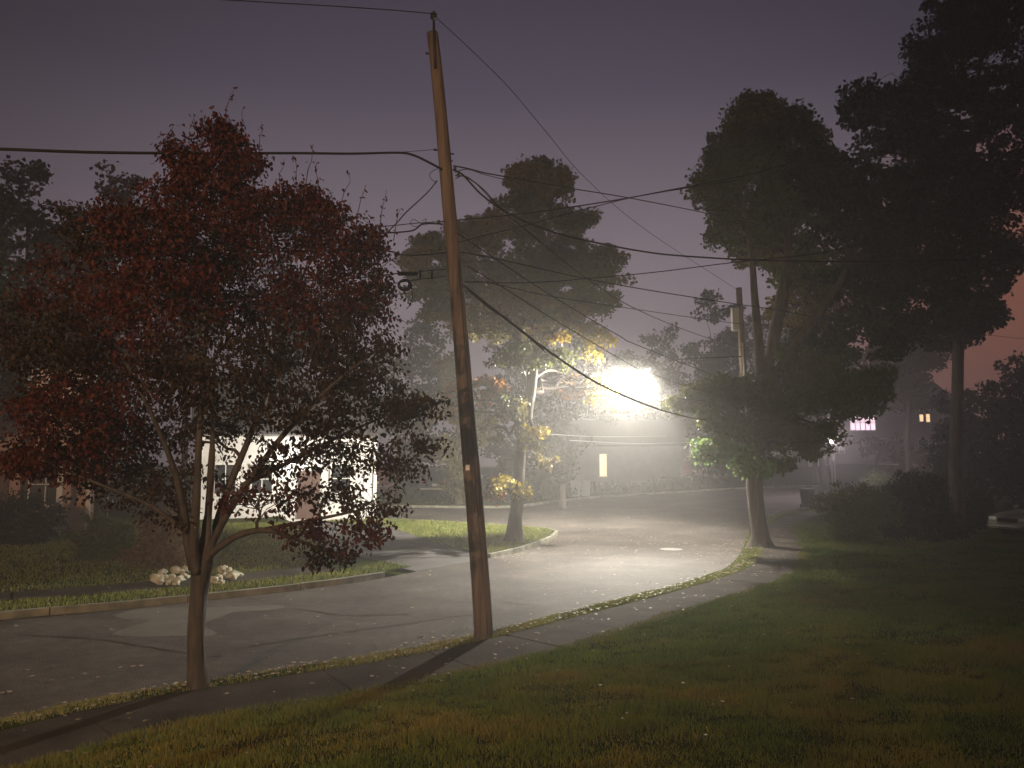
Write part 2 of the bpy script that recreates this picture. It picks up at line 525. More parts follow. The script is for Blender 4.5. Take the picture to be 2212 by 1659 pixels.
walk_line = NEAR[(NEAR[:, 1] > 1.5) & (NEAR[:, 1] < 47) & (NEAR[:, 0] < 26)]
strip_pieces('sidewalk', 'slab', walk_line, 0.62, 1.86, 1.5, 0.012, 0.105, 0.14, M_CONC, jitter=0.005)

# far side: kerb stones, verge, sidewalk, lawns
kA = FAR_A[(FAR_A[:, 0] > -17)]
strip_pieces('kerb', 'kerb_stone', kA, -0.14, 0.0, 2.4, 0.02, 0.14, 0.2, M_KERB, jitter=0.006)
strip_pieces('kerb', 'kerb_stone', FAR_B[:-30], -0.14, 0.0, 2.0, 0.02, 0.13, 0.2, M_KERB, jitter=0.006)
strip_pieces('kerb', 'kerb_stone', FAR_C[14:-30], -0.16, 0.0, 3.0, 0.02, 0.13, 0.2, M_KERB, jitter=0.006)
vA = offset(FAR_A, -1.35); wA = offset(FAR_A, -2.45)
strip_pieces('sidewalk', 'slab', kA[:-2], -2.45, -1.35, 1.5, 0.02, 0.135, 0.14, M_CONC, jitter=0.006)
farlawn_outline = np.vstack([offset(FAR_A, -0.13), [(-5.6, 23.0), (-8.4, 30), (-13.8, 41), (-60, 41), (-80, 10)]])
farlawn = surface('far_lawn', farlawn_outline, lambda x, y: h_far(x, y) + np.clip((dist_to(FAR_A, x, y) - 2.4) / 6, 0, 1) * .25 - np.where((dist_to(FAR_A, x, y) > 1.3) & (dist_to(FAR_A, x, y) < 2.5), .03, 0), M_SOIL, 0.9)
corner_outline = np.vstack([offset(FAR_B, -0.13)[:-2], [(-12, 37), (-4.9, 31.5), (-2.45, 25.5)]])
corner = surface('corner_lawn', corner_outline, lambda x, y: h_far(x, y), M_SOIL, 0.9)
back_outline = np.vstack([offset(FAR_C, -0.15), [(110, 110), (-60, 110), (-50, 42)]])
backlawn = surface('back_lawn', back_outline, lambda x, y: h_far(x, y) + 0.0, M_SOIL, 3.0)

# resurfaced patches and cracks in the road, manhole
def flat_patch(name, pxs, dz, material, n=4):
    out = resample(catmull([G(*p) for p in pxs] + [G(*pxs[0])], n), 0.25)[:-1]
    return surface(name, out, lambda x, y: hill(x, y) + dz, material, 0.6)
flat_patch('road_patch', [(245, 1330), (300, 1316), (395, 1312), (470, 1313), (540, 1309), (600, 1307), (618, 1313), (560, 1320), (505, 1322), (476, 1334), (452, 1342), (440, 1352), (470, 1372), (380, 1374), (300, 1376), (240, 1371), (290, 1352), (330, 1340), (270, 1338)], 0.004, M_PATCH)
M_TAR = mat('crack_tar', (0.02, 0.019, 0.018), 0.6)
def crack(pxs, w):
    pts = resample(catmull([G(*p) for p in pxs], 6), 0.12)
    pts = pts + rng.normal(size=pts.shape) * 0.018
    ww = w * 1.7 * rng.uniform(0.2, 1.3, len(pts))[:, None]
    t = np.gradient(pts, axis=0); t /= np.linalg.norm(t, axis=1)[:, None]; nn = np.stack([t[:, 1], -t[:, 0]], 1)
    a, b = pts + nn * ww, pts - nn * ww
    z = 0.007
    v = np.vstack([np.column_stack([a, hill(a[:, 0], a[:, 1]) + z]), np.column_stack([b, hill(b[:, 0], b[:, 1]) + z])])
    k = np.arange(len(pts) - 1); m = len(pts)
    o = link('road_crack', mesh_np('road_crack', v, np.stack([k, k + 1, k + m + 1, k + m], 1)), M_TAR)
    o['kind'] = 'structure'
for pxs, w in (([(500, 1402), (700, 1372), (900, 1345), (1000, 1330), (1160, 1322)], .012), ([(640, 1315), (760, 1330), (880, 1327)], .014),
               ([(1240, 1330), (1330, 1318), (1420, 1300), (1480, 1282)], .012), ([(1080, 1299), (1180, 1312), (1290, 1318)], .010),
               ([(1600, 1116), (1640, 1121), (1560, 1112)], .03), ([(40, 1372), (200, 1380), (330, 1400), (480, 1420)], .01),
               ([(1300, 1220), (1390, 1212), (1480, 1214), (1560, 1200)], .016)):
    crack(pxs, w)
mh = thing('manhole_cover', 'round iron manhole cover set in the road beyond the leaves', 'manhole cover', (*G(1450, 1187), 0.0))
bm = bmesh.new(); bmesh.ops.create_cone(bm, segments=32, radius1=.36, radius2=.36, depth=.02, cap_ends=True)
bmesh.ops.translate(bm, vec=(0, 0, .006), verts=bm.verts)
from_bm('lid', bm, mat('worn_iron', (0.30, 0.29, 0.27), 0.4, metal=0.5), mh)
bm = bmesh.new()
for k in range(32):
    a0, a1 = 2 * math.pi * k / 32, 2 * math.pi * (k + 1) / 32
    q = [bm.verts.new((r_ * math.cos(t), r_ * math.sin(t), .014)) for r_, t in ((.37, a0), (.45, a0), (.45, a1), (.37, a1))]
    bm.faces.new(q)
from_bm('rim', bm, MATS['dark_hardware'], mh)

# ------------------------------------------------------------------ grass blades (nobody could count them)
GR_NEAR = leaf_mat('grass_blades', [(0.040, 0.070, 0.006), (0.080, 0.115, 0.010), (0.15, 0.135, 0.018), (0.21, 0.13, 0.025)], 0.3, big=0.9)
GR_GREEN = leaf_mat('green_lawn_blades', [(0.035, 0.075, 0.006), (0.065, 0.115, 0.010), (0.11, 0.14, 0.02), (0.15, 0.13, 0.025)], 0.3, big=0.5)
GR_DRY = leaf_mat('dry_verge_blades', [(0.10, 0.10, 0.03), (0.20, 0.17, 0.07), (0.32, 0.26, 0.14)], 0.3, big=1.5)
GR_FAR = leaf_mat('verge_blades', [(0.11, 0.16, 0.025), (0.19, 0.22, 0.04), (0.28, 0.26, 0.08)], 0.3, big=1.2)
def grass(name, x, y, z, h, w, material):
    n = len(x)
    a = rng.uniform(0, 2 * np.pi, n); lean = rng.normal(0, .55, n); la = rng.uniform(0, 2 * np.pi, n)
    hh = h * rng.uniform(.5, 1.3, n)
    bx, by = np.cos(a) * w, np.sin(a) * w
    p = np.stack([x, y, z - .01], 1)
    tip = p + np.stack([np.cos(la) * lean * hh, np.sin(la) * lean * hh, hh], 1)
    o_ = np.stack([bx, by, np.zeros(n)], 1)
    v = np.stack([p - o_, p + o_, tip], 1).reshape(-1, 3)
    o = link(name, mesh_np(name, v, np.arange(n * 3).reshape(-1, 3)), material)
    return tag(o, kind='stuff')
def scatter(poly, n, dens_fun=None):
    poly = np.asarray(poly); x0, y0 = poly.min(0); x1, y1 = poly.max(0)
    xs, ys, tot = [], [], 0
    while tot < n:
        x = rng.uniform(x0, x1, 60000); y = rng.uniform(y0, y1, 60000)
        ok = inside(poly, x, y)
        if dens_fun is not None: ok &= rng.uniform(0, 1, 60000) < dens_fun(x, y)
        xs.append(x[ok]); ys.append(y[ok]); tot += ok.sum()
        if ok.sum() == 0: break
    return np.concatenate(xs)[:n], np.concatenate(ys)[:n]
def draped(o, x, y):
    """heights of a finished sheet under the points"""
    from mathutils.bvhtree import BVHTree
    me = o.data
    t = BVHTree.FromPolygons([v.co for v in me.vertices], [tuple(p.vertices) for p in me.polygons])
    z = np.zeros(len(x)); ok = np.zeros(len(x), bool)
    for k in range(len(x)):
        h = t.ray_cast(Vector((x[k], y[k], 30)), Vector((0, 0, -1)))
        if h[0] is not None: z[k] = h[0].z; ok[k] = True
    return z, ok
view = np.array([(-7.5, 2.6), (-4, 2.6), (8, 2.6), (30, 42), (-1, 30)])
nearpoly = np.array([(-6.5, 3.5), (7.5, 3.5), (16, 13), (20, 34), (6, 34), (-2, 14), (-7.5, 9)])
lw = inside(lawn_outline, *scatter(nearpoly, 10))
def lawn_pts(n, y0, y1):
    x, y = scatter(nearpoly, n * 2, lambda a, b: (b > y0) & (b < y1))
    ok = inside(lawn_outline, x, y) & (dist_to(NWALK, x, y) > 0.0)
    return x[ok], y[ok]
for y0, y1, n, h, w in ((3.5, 9.5, 240000, .055, .0042), (9.5, 17, 130000, .06, .007), (17, 34, 80000, .07, .012)):
    x, y = lawn_pts(n, y0, y1)
    z, ok = draped(lawn, x, y)
    x, y, z = x[ok], y[ok], z[ok]
    c1 = vnoise(x, y, 3.4, 1.0) + .6 * vnoise(x, y, 1.1, 1.0)
    k = rng.uniform(0, 1, len(x)) < np.clip(.85 + c1 * .6, .55, 1)
    grass('lawn_grass', x[k], y[k], z[k], h * np.clip(1.0 + .9 * c1[k], .6, 1.7), w, GR_NEAR if y0 < 9 else GR_GREEN)
# ragged fringe over the sidewalk edge and the verge grass
x, y = scatter(verge_outline, 70000, lambda a, b: (b < 42) * np.clip(1.3 - b / 45, .15, 1))
pn = vnoise(x, y, 1.1, 1.0)
ok = (pn > np.where(x < -.8, .02, -.22)) | (rng.uniform(0, 1, len(x)) < .25)
x, y = x[ok], y[ok]
z, ok = draped(verge, x, y)
x, y, z = x[ok], y[ok], z[ok]
k = (rng.uniform(0, 1, len(x)) < np.where(x < .3, .75, .12))
grass('verge_grass', x[~k], y[~k], z[~k], .055, .005, GR_FAR)
grass('verge_grass', x[k], y[k], z[k], .045, .005, GR_DRY)
fringe = resample(NWALK, .05); fringe = fringe[(fringe[:, 1] > 3) & (fringe[:, 1] < 34)]
fr = np.repeat(fringe, 26, 0) + rng.normal(size=(len(fringe) * 26, 2)) * .07
fr = fr + (offset(fringe, 1)[0] - fringe[0]) * (vnoise(fr[:, 0], fr[:, 1], .9, .16) - .03)[:, None]
grass('edge_grass', fr[:, 0], fr[:, 1], hill(fr[:, 0], fr[:, 1]) + .10, .06, .005, GR_NEAR)
fv = np.array([(-16, 9), (-2, 19), (-5, 24), (-9, 31), (-26, 30), (-24, 12)])
x, y = scatter(fv, 120000)
df = dist_to(FAR_A, x, y)
ok = inside(farlawn_outline, x, y) & (df > .17) & ((df < 1.33) | (df > 2.47))
x, y = x[ok], y[ok]; z, ok = draped(farlawn, x, y)
grass('far_grass', x[ok], y[ok], z[ok], .08, .010, GR_FAR)
x, y = scatter(corner_outline, 22000)
z, ok = draped(corner, x, y)
ok &= dist_to(FAR_B, x, y) > .2
grass('corner_grass', x[ok], y[ok], z[ok], .09, .013, GR_FAR)

# ------------------------------------------------------------------ fallen leaves
LITTER = leaf_mat('fallen_leaf', [(0.16, 0.11, 0.06), (0.38, 0.32, 0.23), (0.28, 0.17, 0.08), (0.54, 0.49, 0.38)], 0.1)
def litter(x, y, z, size, name='fallen_leaves'):
    n = len(x)
    a = rng.uniform(0, 2 * np.pi, n); s = size * rng.uniform(.45, 1.15, n)
    # lobed five-point leaf, edges curled up
    k = 10; ang = np.arange(k) * 2 * np.pi / k
    rad = np.array([1, .5, .85, .42, .7, .22, .7, .42, .85, .5]) * .5
    curl = rng.uniform(0.05, .5, n)
    vx = x[:, None] + s[:, None] * rad * np.cos(ang + a[:, None])
    vy = y[:, None] + s[:, None] * rad * np.sin(ang + a[:, None])
    tl = rng.normal(0, .25, n)
    vz = z[:, None] + .010 + s[:, None] * (rad ** 2 * 4 * curl[:, None] * .35 + np.abs(rad * np.cos(ang)[None, :] * tl[:, None]))
    v = np.stack([vx, vy, vz], -1)
    cen = np.stack([x, y, z + .012], -1)[:, None, :]
    v = np.concatenate([v, cen], 1).reshape(-1, 3)
    b = np.arange(n)[:, None] * (k + 1)
    f = np.concatenate([b + np.array([[q, (q + 1) % k, k]]) for q in range(k)])
    return tag(link(name, mesh_np(name, v, f), LITTER), kind='stuff')
def road_litter(n):
    x, y = scatter(road_outline, 60000, lambda a, b: (b > 4) & (b < 50) & (a > -12) & (a < 22))
    dn = dist_to(NEAR, x, y)
    w = np.exp(-dn / .4) * .55 + .035 + .10 * np.exp(-(((x - 6.5) / 4) ** 2 + ((y - 25) / 5) ** 2)) + .05 * np.exp(-((y - 36) / 8) ** 2)
    dfb = dist_to(FAR_B, x, y); w += np.exp(-dfb / .5) * .6
    dfa = dist_to(FAR_A, x, y); w += np.exp(-dfa / .2) * .1
    w *= .2 + 1.6 * (vnoise(x, y, .6, 1) > .02)
    ok = rng.uniform(0, 1, len(x)) < w
    x, y = x[ok][:n], y[ok][:n]
    return x, y
x, y = road_litter(2300)
litter(x, y, hill(x, y), .10)
x, y = scatter(verge_outline, 1500, lambda a, b: (b < 42)); z, ok = draped(verge, x, y); litter(x[ok], y[ok], z[ok] + .02, .085)
wo = np.vstack([NVERGE[(NVERGE[:, 1] > 3) & (NVERGE[:, 1] < 34)], NWALK[(NWALK[:, 1] > 3) & (NWALK[:, 1] < 34)][::-1]])
x, y = scatter(wo, 260); litter(x, y, hill(x, y) + .115, .085)
x, y = lawn_pts(260, 3.5, 30); z, ok = draped(lawn, x, y); litter(x[ok], y[ok], z[ok] + .03, .06)
x, y = scatter(fv, 700); ok = inside(farlawn_outline, x, y); x, y = x[ok], y[ok]; z, ok = draped(farlawn, x, y); litter(x[ok], y[ok], z[ok] + .03, .08)
x, y = scatter(corner_outline, 900); z, ok = draped(corner, x, y); litter(x[ok], y[ok], z[ok] + .03, .09)
x, y = scatter(back_outline, 2500, lambda a, b: (b < 56) & (a < 40) & (a > -6)); litter(x, y, hill(x, y) + .13, .13)

# ------------------------------------------------------------------ trees
def branch_curve(a, b, droop=0.0, wob=0.06, n=6):
    a = np.array(a, float); b = np.array(b, float)
    L = np.linalg.norm(b - a); t = np.linspace(0, 1, n)[:, None]
    p = a + (b - a) * t
    up = np.array([0, 0, 1.0]) * L * 0.12 * np.sin(np.pi * t)
    p = p + up * (1 if droop == 0 else -droop)
    w = rng.normal(size=(n, 3)) * L * wob; w[0] = 0; w[-1] = 0
    return p + w

def make_tree(name, label, cat, trunk, lobes, leaf, rc, bark, sides=10, hang=.4, shape=.8, hexa=False, group=None, br=.05, twigs=True, shell=.55, roots=0.0, extra=None, stems=None):
    """trunk: [(point, radius)...]; lobes: [(centre, (rx,ry,rz), n_clumps, n_per_clump, material)...]"""
    base = np.array(trunk[0][0], float)
    root = thing(name, label, cat, tuple(base), 0, group)
    tp = catmull([np.array([*p, r]) for p, r in trunk], 6)
    pts, rad = tp[:, :3] - base, tp[:, 3]
    chains = [(pts, rad)]
    if roots:
        t2 = tubes('trunk', [(np.vstack([pts[0] + (0, 0, -.1), pts]), np.concatenate([[rad[0] * (1 + roots)], rad]))], bark, root, 16)
        co = np.empty(len(t2.data.vertices) * 3, np.float32); t2.data.vertices.foreach_get('co', co); co = co.reshape(-1, 3)
        zz = co[:, 2]; ang = np.arctan2(co[:, 1], co[:, 0])
        fl = np.exp(-np.clip(zz + .1, 0, 9) / .28) * roots * (1 + .5 * np.sin(ang * 4 + 1) + .3 * np.sin(ang * 7))
        k = np.clip(fl, 0, 2); near_ = zz < 1.5
        co[near_, 0] += co[near_, 0] * k[near_]; co[near_, 1] += co[near_, 1] * k[near_]
        co[:, :2] += (np.sin(zz * 5 + ang * 3) * .012)[:, None] * np.stack([np.cos(ang), np.sin(ang)], 1)
        t2.data.vertices.foreach_set('co', co.ravel()); t2.data.update()
    else:
        tubes('trunk', chains, bark, root, sides)
    limbs, twig_chains = [], []
    nodes = [(pts, rad)]
    if stems:
        for st in stems:
            c = catmull([np.array([*p, r]) for p, r in st], 6)
            limbs.append((c[:, :3] - base, c[:, 3])); nodes.append((c[:, :3] - base, c[:, 3]))
    per_mat = {}
    for cen, rr, nc, nl, mt in lobes:
        cen = np.array(cen, float) - base; rr = np.array(rr, float)
        # nearest node that lies lower than the lobe
        best = None
        for q, rd in nodes:
            dd = np.linalg.norm(q - cen, axis=1) + np.where(q[:, 2] > cen[2] - rr[2] * .3, 3.0, 0) + np.where(q[:, 2] < pts[-1][2] * .12, 5, 0)
            k = int(dd.argmin())
            if best is None or dd[k] < best[0]: best = (dd[k], q[k], rd[k])
        r0 = min(best[2] * .62, br)
        lc = branch_curve(best[1], cen, n=7)
        limbs.append((lc, np.linspace(r0, r0 * .35, 7)))
        u = rng.normal(size=(nc, 3)); u /= np.linalg.norm(u, axis=1)[:, None]
        q = rng.uniform(0, 1, nc) ** (1 / 3 if shell < .4 else .22)
        cp = cen + u * rr * q[:, None] * (1 + .18 * rng.normal(size=(nc, 1)))
        if twigs:
            for c in cp[::1 if nc < 80 else 2]:
                k = rng.integers(2, 7)
                tc_ = branch_curve(lc[k], c, n=4, wob=.05)
                twig_chains.append((tc_, np.linspace(r0 * .3, .004 + r0 * .05, 4)))
        off = rng.normal(size=(nc, nl, 3)); off /= np.linalg.norm(off, axis=2)[..., None]
        off *= rng.uniform(0, 1, (nc, nl, 1)) ** .45 * rc * rng.uniform(.6, 1.3, (nc, 1, 1))
        off[..., 2] *= .65
        per_mat.setdefault(mt, []).append((cp[:, None, :] + off).reshape(-1, 3))
    if limbs: tubes('limbs', limbs, bark, root, 7)['kind'] = 'stuff'
    if twig_chains: tubes('twigs', twig_chains, bark, root, 4, cap=False)['kind'] = 'stuff'
    if extra: extra(root, base)
    for mt, arr in per_mat.items():
        p = np.concatenate(arr)
        me = leaves_mesh('crown', p, np.full(len(p), leaf), hang, shape, hexa)
        o = link('crown', me, mt, root); o['kind'] = 'stuff'
    return root

def L(px, py, d, rx, ry, nc, nl, mt, rd=None):
    """lobe seen at (px,py), half sizes in photo pixels, at distance d"""
    s = d / 1640
    return (tuple(P(px, py, d)), (rx * s, (rd if rd else (rx + ry) * .5 * s), ry * s), nc, nl, mt)

F_RED = leaf_mat('red_leaves', [(0.018, 0.004, 0.003), (0.042, 0.006, 0.004), (0.065, 0.009, 0.005), (0.038, 0.015, 0.006)], .28, big=.8)
F_REDB = leaf_mat('brown_leaves', [(0.014, 0.006, 0.003), (0.025, 0.010, 0.005), (0.026, 0.018, 0.007)], .28, big=.8)
F_GREEN = leaf_mat('maple_green', [(0.045, 0.062, 0.016), (0.075, 0.092, 0.024), (0.12, 0.11, 0.034)], .4, big=.3)
F_OLIVE = leaf_mat('olive_leaves', [(0.08, 0.075, 0.022), (0.13, 0.11, 0.034), (0.18, 0.12, 0.04)], .4, big=.3)
F_YEL = leaf_mat('yellow_leaves', [(0.22, 0.20, 0.03), (0.34, 0.28, 0.04), (0.36, 0.20, 0.04)], .45, big=.8)
F_ORG = leaf_mat('orange_leaves', [(0.28, 0.09, 0.03), (0.36, 0.15, 0.04), (0.26, 0.18, 0.04)], .45, big=.8)
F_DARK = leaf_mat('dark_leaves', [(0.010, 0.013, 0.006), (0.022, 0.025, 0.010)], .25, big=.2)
F_DARKB = leaf_mat('dark_brown_leaves', [(0.035, 0.02, 0.012), (0.05, 0.032, 0.016)], .25, big=.2)
F_LIT = leaf_mat('lamplit_green_leaves', [(0.07, 0.13, 0.035), (0.10, 0.18, 0.05), (0.17, 0.20, 0.08)], .45, big=.8)  # lighter copy of the maple green, lamp light put into the leaf colour
F_SHRUB = leaf_mat('shrub_leaves', [(0.05, 0.07, 0.02), (0.09, 0.10, 0.03)], .3, big=.6)
F_TAN = leaf_mat('tan_shrub_leaves', [(0.10, 0.06, 0.025), (0.17, 0.10, 0.04), (0.10, 0.09, 0.03)], .3, big=.8)

# --- the red tree on the near verge
gt = G(428, 1487, .08)
D0 = gt[1]
def T(px, py, r, d=D0): return (tuple(P(px, py, d)), r)
trunk = [((gt[0], gt[1], 0.04), .125), T(424, 1440, .102), T(424, 1380, .093), T(427, 1310, .095), T(432, 1250, .115), T(440, 1205, .12), T(446, 1165, .07), T(451, 1110, .05), T(456, 1000, .035), T(462, 880, .018), T(464, 780, .006)]
stems = [
    [T(418, 1230, .06, D0 - .05), T(405, 1160, .055, D0 - .15), T(395, 1090, .045, D0 - .3), T(375, 1010, .035, D0 - .5), T(330, 900, .025, D0 - .7), T(270, 780, .015, D0 - .9)],
    [T(424, 1240, .06, D0 - .1), T(420, 1160, .06, D0 - .2), T(425, 1080, .05, D0 - .2), T(430, 960, .04, D0 - .1), T(440, 800, .03, D0), T(455, 600, .022, D0), T(470, 400, .012, D0), T(480, 290, .006, D0)],
    [T(450, 1220, .06), T(470, 1130, .055, D0 + .2), T(500, 1040, .048, D0 + .4), T(545, 930, .04, D0 + .5), T(590, 800, .03, D0 + .6), T(640, 640, .02, D0 + .6), T(690, 500, .01, D0 + .6)],
    [T(445, 1225, .05), T(470, 1150, .045, D0 - .2), T(530, 1050, .04, D0 - .4), T(620, 930, .032, D0 - .6), T(720, 830, .022, D0 - .7), T(810, 760, .012, D0 - .7)],
    [T(440, 1215, .055), T(470, 1185, .045, D0 - .2), T(520, 1155, .038, D0 - .4), T(575, 1145, .032, D0 - .5), T(640, 1165, .022, D0 - .6), T(700, 1190, .014, D0 - .7), T(760, 1215, .006, D0 - .8)],
    [T(560, 1146, .03, D0 - .45), T(640, 1130, .024, D0 - .5), T(740, 1110, .016, D0 - .5), T(850, 1085, .008, D0 - .5)],
    [T(520, 1050, .035, D0 - .3), T(640, 990, .025, D0 - .2), T(760, 930, .018, D0 - .1), T(880, 880, .01, D0), T(940, 860, .005, D0)],
    [T(432, 1230, .045), T(400, 1130, .04, D0 + .3), T(340, 1030, .03, D0 + .6), T(230, 930, .022, D0 + .8), T(110, 850, .012, D0 + .9)],
    [T(405, 1150, .035, D0 - .2), T(320, 1090, .025, D0 - .4), T(200, 1040, .016, D0 - .6), T(80, 990, .008, D0 - .7)],
]
RL = []
def rl(px, py, rx, ry, nc, mt=F_RED, dd=0.0, nl=20): RL.append(L(px, py, D0 + dd, rx, ry, int(nc * (3.8 if px < 260 else 3.1 if py < 870 and px < 800 else 1.9)), nl, mt, rd=max(.25, rx / 174 * .8)))
rl(470, 290, 42, 40, 16); rl(400, 335, 48, 40, 16); rl(520, 345, 52, 40, 18); rl(450, 400, 95, 50, 34); rl(370, 430, 50, 50, 14)
rl(530, 440, 55, 50, 18); rl(640, 430, 60, 35, 18); rl(700, 465, 50, 35, 16, F_RED); rl(600, 500, 120, 60, 40); rl(760, 540, 70, 40, 20); rl(800, 500, 40, 25, 8)
rl(330, 500, 120, 70, 36, F_RED, -.6); rl(460, 520, 120, 80, 40, F_RED, .5); rl(230, 500, 100, 70, 20, F_REDB)
rl(200, 620, 130, 90, 34, F_RED, .5); rl(360, 640, 150, 100, 46, F_RED, -.7); rl(540, 640, 150, 100, 46, F_REDB, .5); rl(700, 640, 120, 90, 40, F_RED, -.4); rl(790, 640, 60, 70, 18, F_REDB)
rl(130, 760, 120, 90, 30, F_REDB); rl(290, 780, 150, 100, 44, F_RED, .6); rl(450, 790, 140, 100, 38, F_REDB, -.9); rl(620, 780, 150, 100, 44, F_REDB, .4); rl(760, 770, 100, 80, 32, F_REDB, -.5)
rl(90, 880, 50, 40, 6, F_RED); rl(170, 900, 120, 80, 30, F_RED, -.5); rl(300, 930, 120, 80, 28, F_REDB, .5); rl(520, 900, 110, 60, 16, F_REDB, .9); rl(650, 900, 120, 70, 26, F_REDB, -.8)
rl(790, 880, 110, 55, 26, F_REDB); rl(890, 890, 70, 40, 14, F_REDB); rl(930, 870, 35, 22, 5, F_REDB); rl(900, 960, 60, 22, 7, F_REDB, -.3)
rl(120, 990, 120, 50, 22, F_RED, -.4); rl(260, 1020, 110, 50, 20, F_REDB, .4); rl(330, 1080, 80, 35, 9, F_REDB); rl(640, 1000, 100, 45, 16, F_REDB, -.5); rl(760, 980, 100, 45, 18, F_REDB, .3); rl(850, 1010, 70, 30, 10, F_REDB)
rl(560, 1080, 90, 35, 11, F_RED, -.4); rl(700, 1080, 100, 35, 14, F_REDB); rl(810, 1090, 70, 30, 9, F_REDB, -.5); rl(660, 1140, 80, 28, 10, F_RED, -.5); rl(780, 1150, 60, 30, 9, F_RED, -.7); rl(720, 1195, 60, 22, 8, F_REDB, -.7)
rl(380, 1120, 60, 25, 4, F_REDB)
rl(30, 700, 60, 70, 12, F_REDB, .5); rl(70, 1000, 60, 30, 8, F_REDB); rl(180, 830, 120, 90, 14, F_REDB, .3)
rl(430, 950, 90, 60, 9, F_REDB, .5); rl(380, 1030, 70, 50, 6, F_REDB, .4); rl(480, 1050, 70, 40, 5, F_REDB, .5); rl(250, 940, 110, 70, 10, F_REDB)
def red_extra(root, base):
    ch = []
    for px, py, h in ((487, 255, 60), (560, 330, 60), (600, 420, 70), (660, 400, 90), (690, 440, 90), (740, 470, 100), (770, 490, 90), (820, 500, 90), (360, 330, 60), (520, 290, 60), (640, 390, 50), (850, 520, 70)):
        a = np.array(P(px, py, D0)) - base; b = np.array(P(px + random.uniform(-8, 22), py - h, D0 - .1)) - base
        ch.append((branch_curve(a, b, n=5, wob=.03), np.linspace(.006, .0025, 5)))
    tubes('shoots', ch, M_BARK2, root, 4, cap=False)['kind'] = 'stuff'
    p = np.concatenate([c[0][rng.integers(1, 5, 9)] + rng.normal(size=(9, 3)) * .02 for c in ch])
    o = link('crown', leaves_mesh('crown', p, np.full(len(p), .055), .4, .6, True), F_RED, root); o['kind'] = 'stuff'
make_tree('ornamental_tree', 'small red-leaved tree on the near verge with its trunk in front of the road', 'tree', trunk, RL, .062, .20, M_BARK2, hang=.7, shape=.72, hexa=True, stems=stems, br=.03, roots=.25, extra=red_extra)

# --- tall maple at the left kerb corner
g2 = G(1108, 1172, .1); D2 = g2[1]
tr2 = [((g2[0], g2[1], .05), .30), tuple((tuple(P(1113, 1125, D2)), .235)), (tuple(P(1120, 1060, D2)), .21), (tuple(P(1124, 985, D2)), .19), (tuple(P(1139, 900, D2)), .18), (tuple(P(1152, 790, D2)), .18), (tuple(P(1160, 660, D2)), .13), (tuple(P(1185, 520, D2)), .08), (tuple(P(1190, 420, D2)), .04)]
st2 = [[(tuple(P(1150, 800, D2)), .13), (tuple(P(1110, 720, D2 - .5)), .11), (tuple(P(1060, 620, D2 - 1)), .08), (tuple(P(1010, 530, D2 - 1)), .04)],
       [(tuple(P(1155, 770, D2)), .12), (tuple(P(1220, 690, D2 - .5)), .09), (tuple(P(1290, 610, D2)), .05)],
       [(tuple(P(1150, 820, D2)), .06), (tuple(P(1190, 800, D2 + 1.2)), .045), (tuple(P(1250, 822, D2 + 1.8)), .03), (tuple(P(1320, 845, D2 + 1.9)), .012)],
       [(tuple(P(1125, 920, D2)), .12), (tuple(P(1080, 860, D2 - .5)), .09), (tuple(P(1040, 830, D2 - .5)), .05), (tuple(P(960, 850, D2)), .03)],
       [(tuple(P(1140, 900, D2)), .10), (tuple(P(1170, 960, D2 - .8)), .035), (tuple(P(1200, 1000, D2 - 1)), .012)]]
c2 = [(1140, 385, 42, 30, 16), (1205, 395, 32, 34, 14), (1115, 440, 42, 26, 12), (1170, 455, 35, 28, 10), (1240, 475, 55, 24, 14), (1070, 485, 30, 24, 8), (1130, 500, 50, 30, 14), (1060, 520, 40, 24, 8), (1010, 500, 40, 36, 14),
      (1215, 540, 60, 34, 18), (930, 530, 42, 26, 12), (900, 560, 30, 22, 8), (985, 560, 60, 34, 18), (1300, 560, 60, 26, 16), (1150, 580, 80, 40, 28), (1060, 590, 50, 36, 12), (1240, 600, 90, 36, 26), (940, 610, 60, 36, 18), (1020, 640, 70, 36, 18), (1130, 650, 80, 40, 24), (1210, 665, 70, 34, 20), (960, 670, 50, 26, 12), (1095, 705, 70, 30, 12), (1235, 700, 60, 26, 9), (1025, 700, 60, 32, 10), (1120, 765, 60, 28, 7), (1190, 770, 40, 20, 4), (1175, 355, 20, 16, 5), (1290, 650, 40, 26, 8)]
LB = [L(a, b, D2 + random.uniform(-1.5, 1.5), rx * .98, ry * 1.0, int(n * 2.3), 64, random.choice([F_GREEN, F_OLIVE, F_OLIVE])) for a, b, rx, ry, n in c2]
for a, b, rx, ry, n, m in [(1190, 715, 50, 22, 12, F_YEL), (1150, 700, 60, 25, 10, F_OLIVE), (1290, 735, 42, 18, 12, F_YEL), (1270, 765, 22, 16, 5, F_YEL), (1050, 845, 24, 30, 10, F_ORG), (1080, 830, 16, 12, 4, F_ORG), (1235, 838, 28, 24, 12, F_ORG), (1285, 845, 38, 26, 14, F_YEL), (1325, 870, 26, 12, 6, F_YEL), (1305, 820, 12, 14, 4, F_YEL),
                           (1120, 885, 24, 22, 6, F_OLIVE), (1090, 880, 30, 25, 6, F_GREEN), (1155, 935, 30, 16, 6, F_YEL), (1150, 965, 25, 14, 5, F_OLIVE), (1170, 990, 30, 16, 4, F_OLIVE), (1080, 1045, 36, 14, 6, F_YEL), (1060, 1070, 34, 12, 5, F_ORG), (1130, 1060, 8, 20, 3, F_YEL), (985, 860, 24, 30, 6, F_ORG), (970, 900, 30, 20, 6, F_YEL), (1060, 930, 40, 30, 5, F_OLIVE)]:
    LB.append(L(a, b, D2 + (1.9 if a > 1200 and b > 800 else 2.6 if a > 1200 else -.6), rx, ry, n, 40, m))
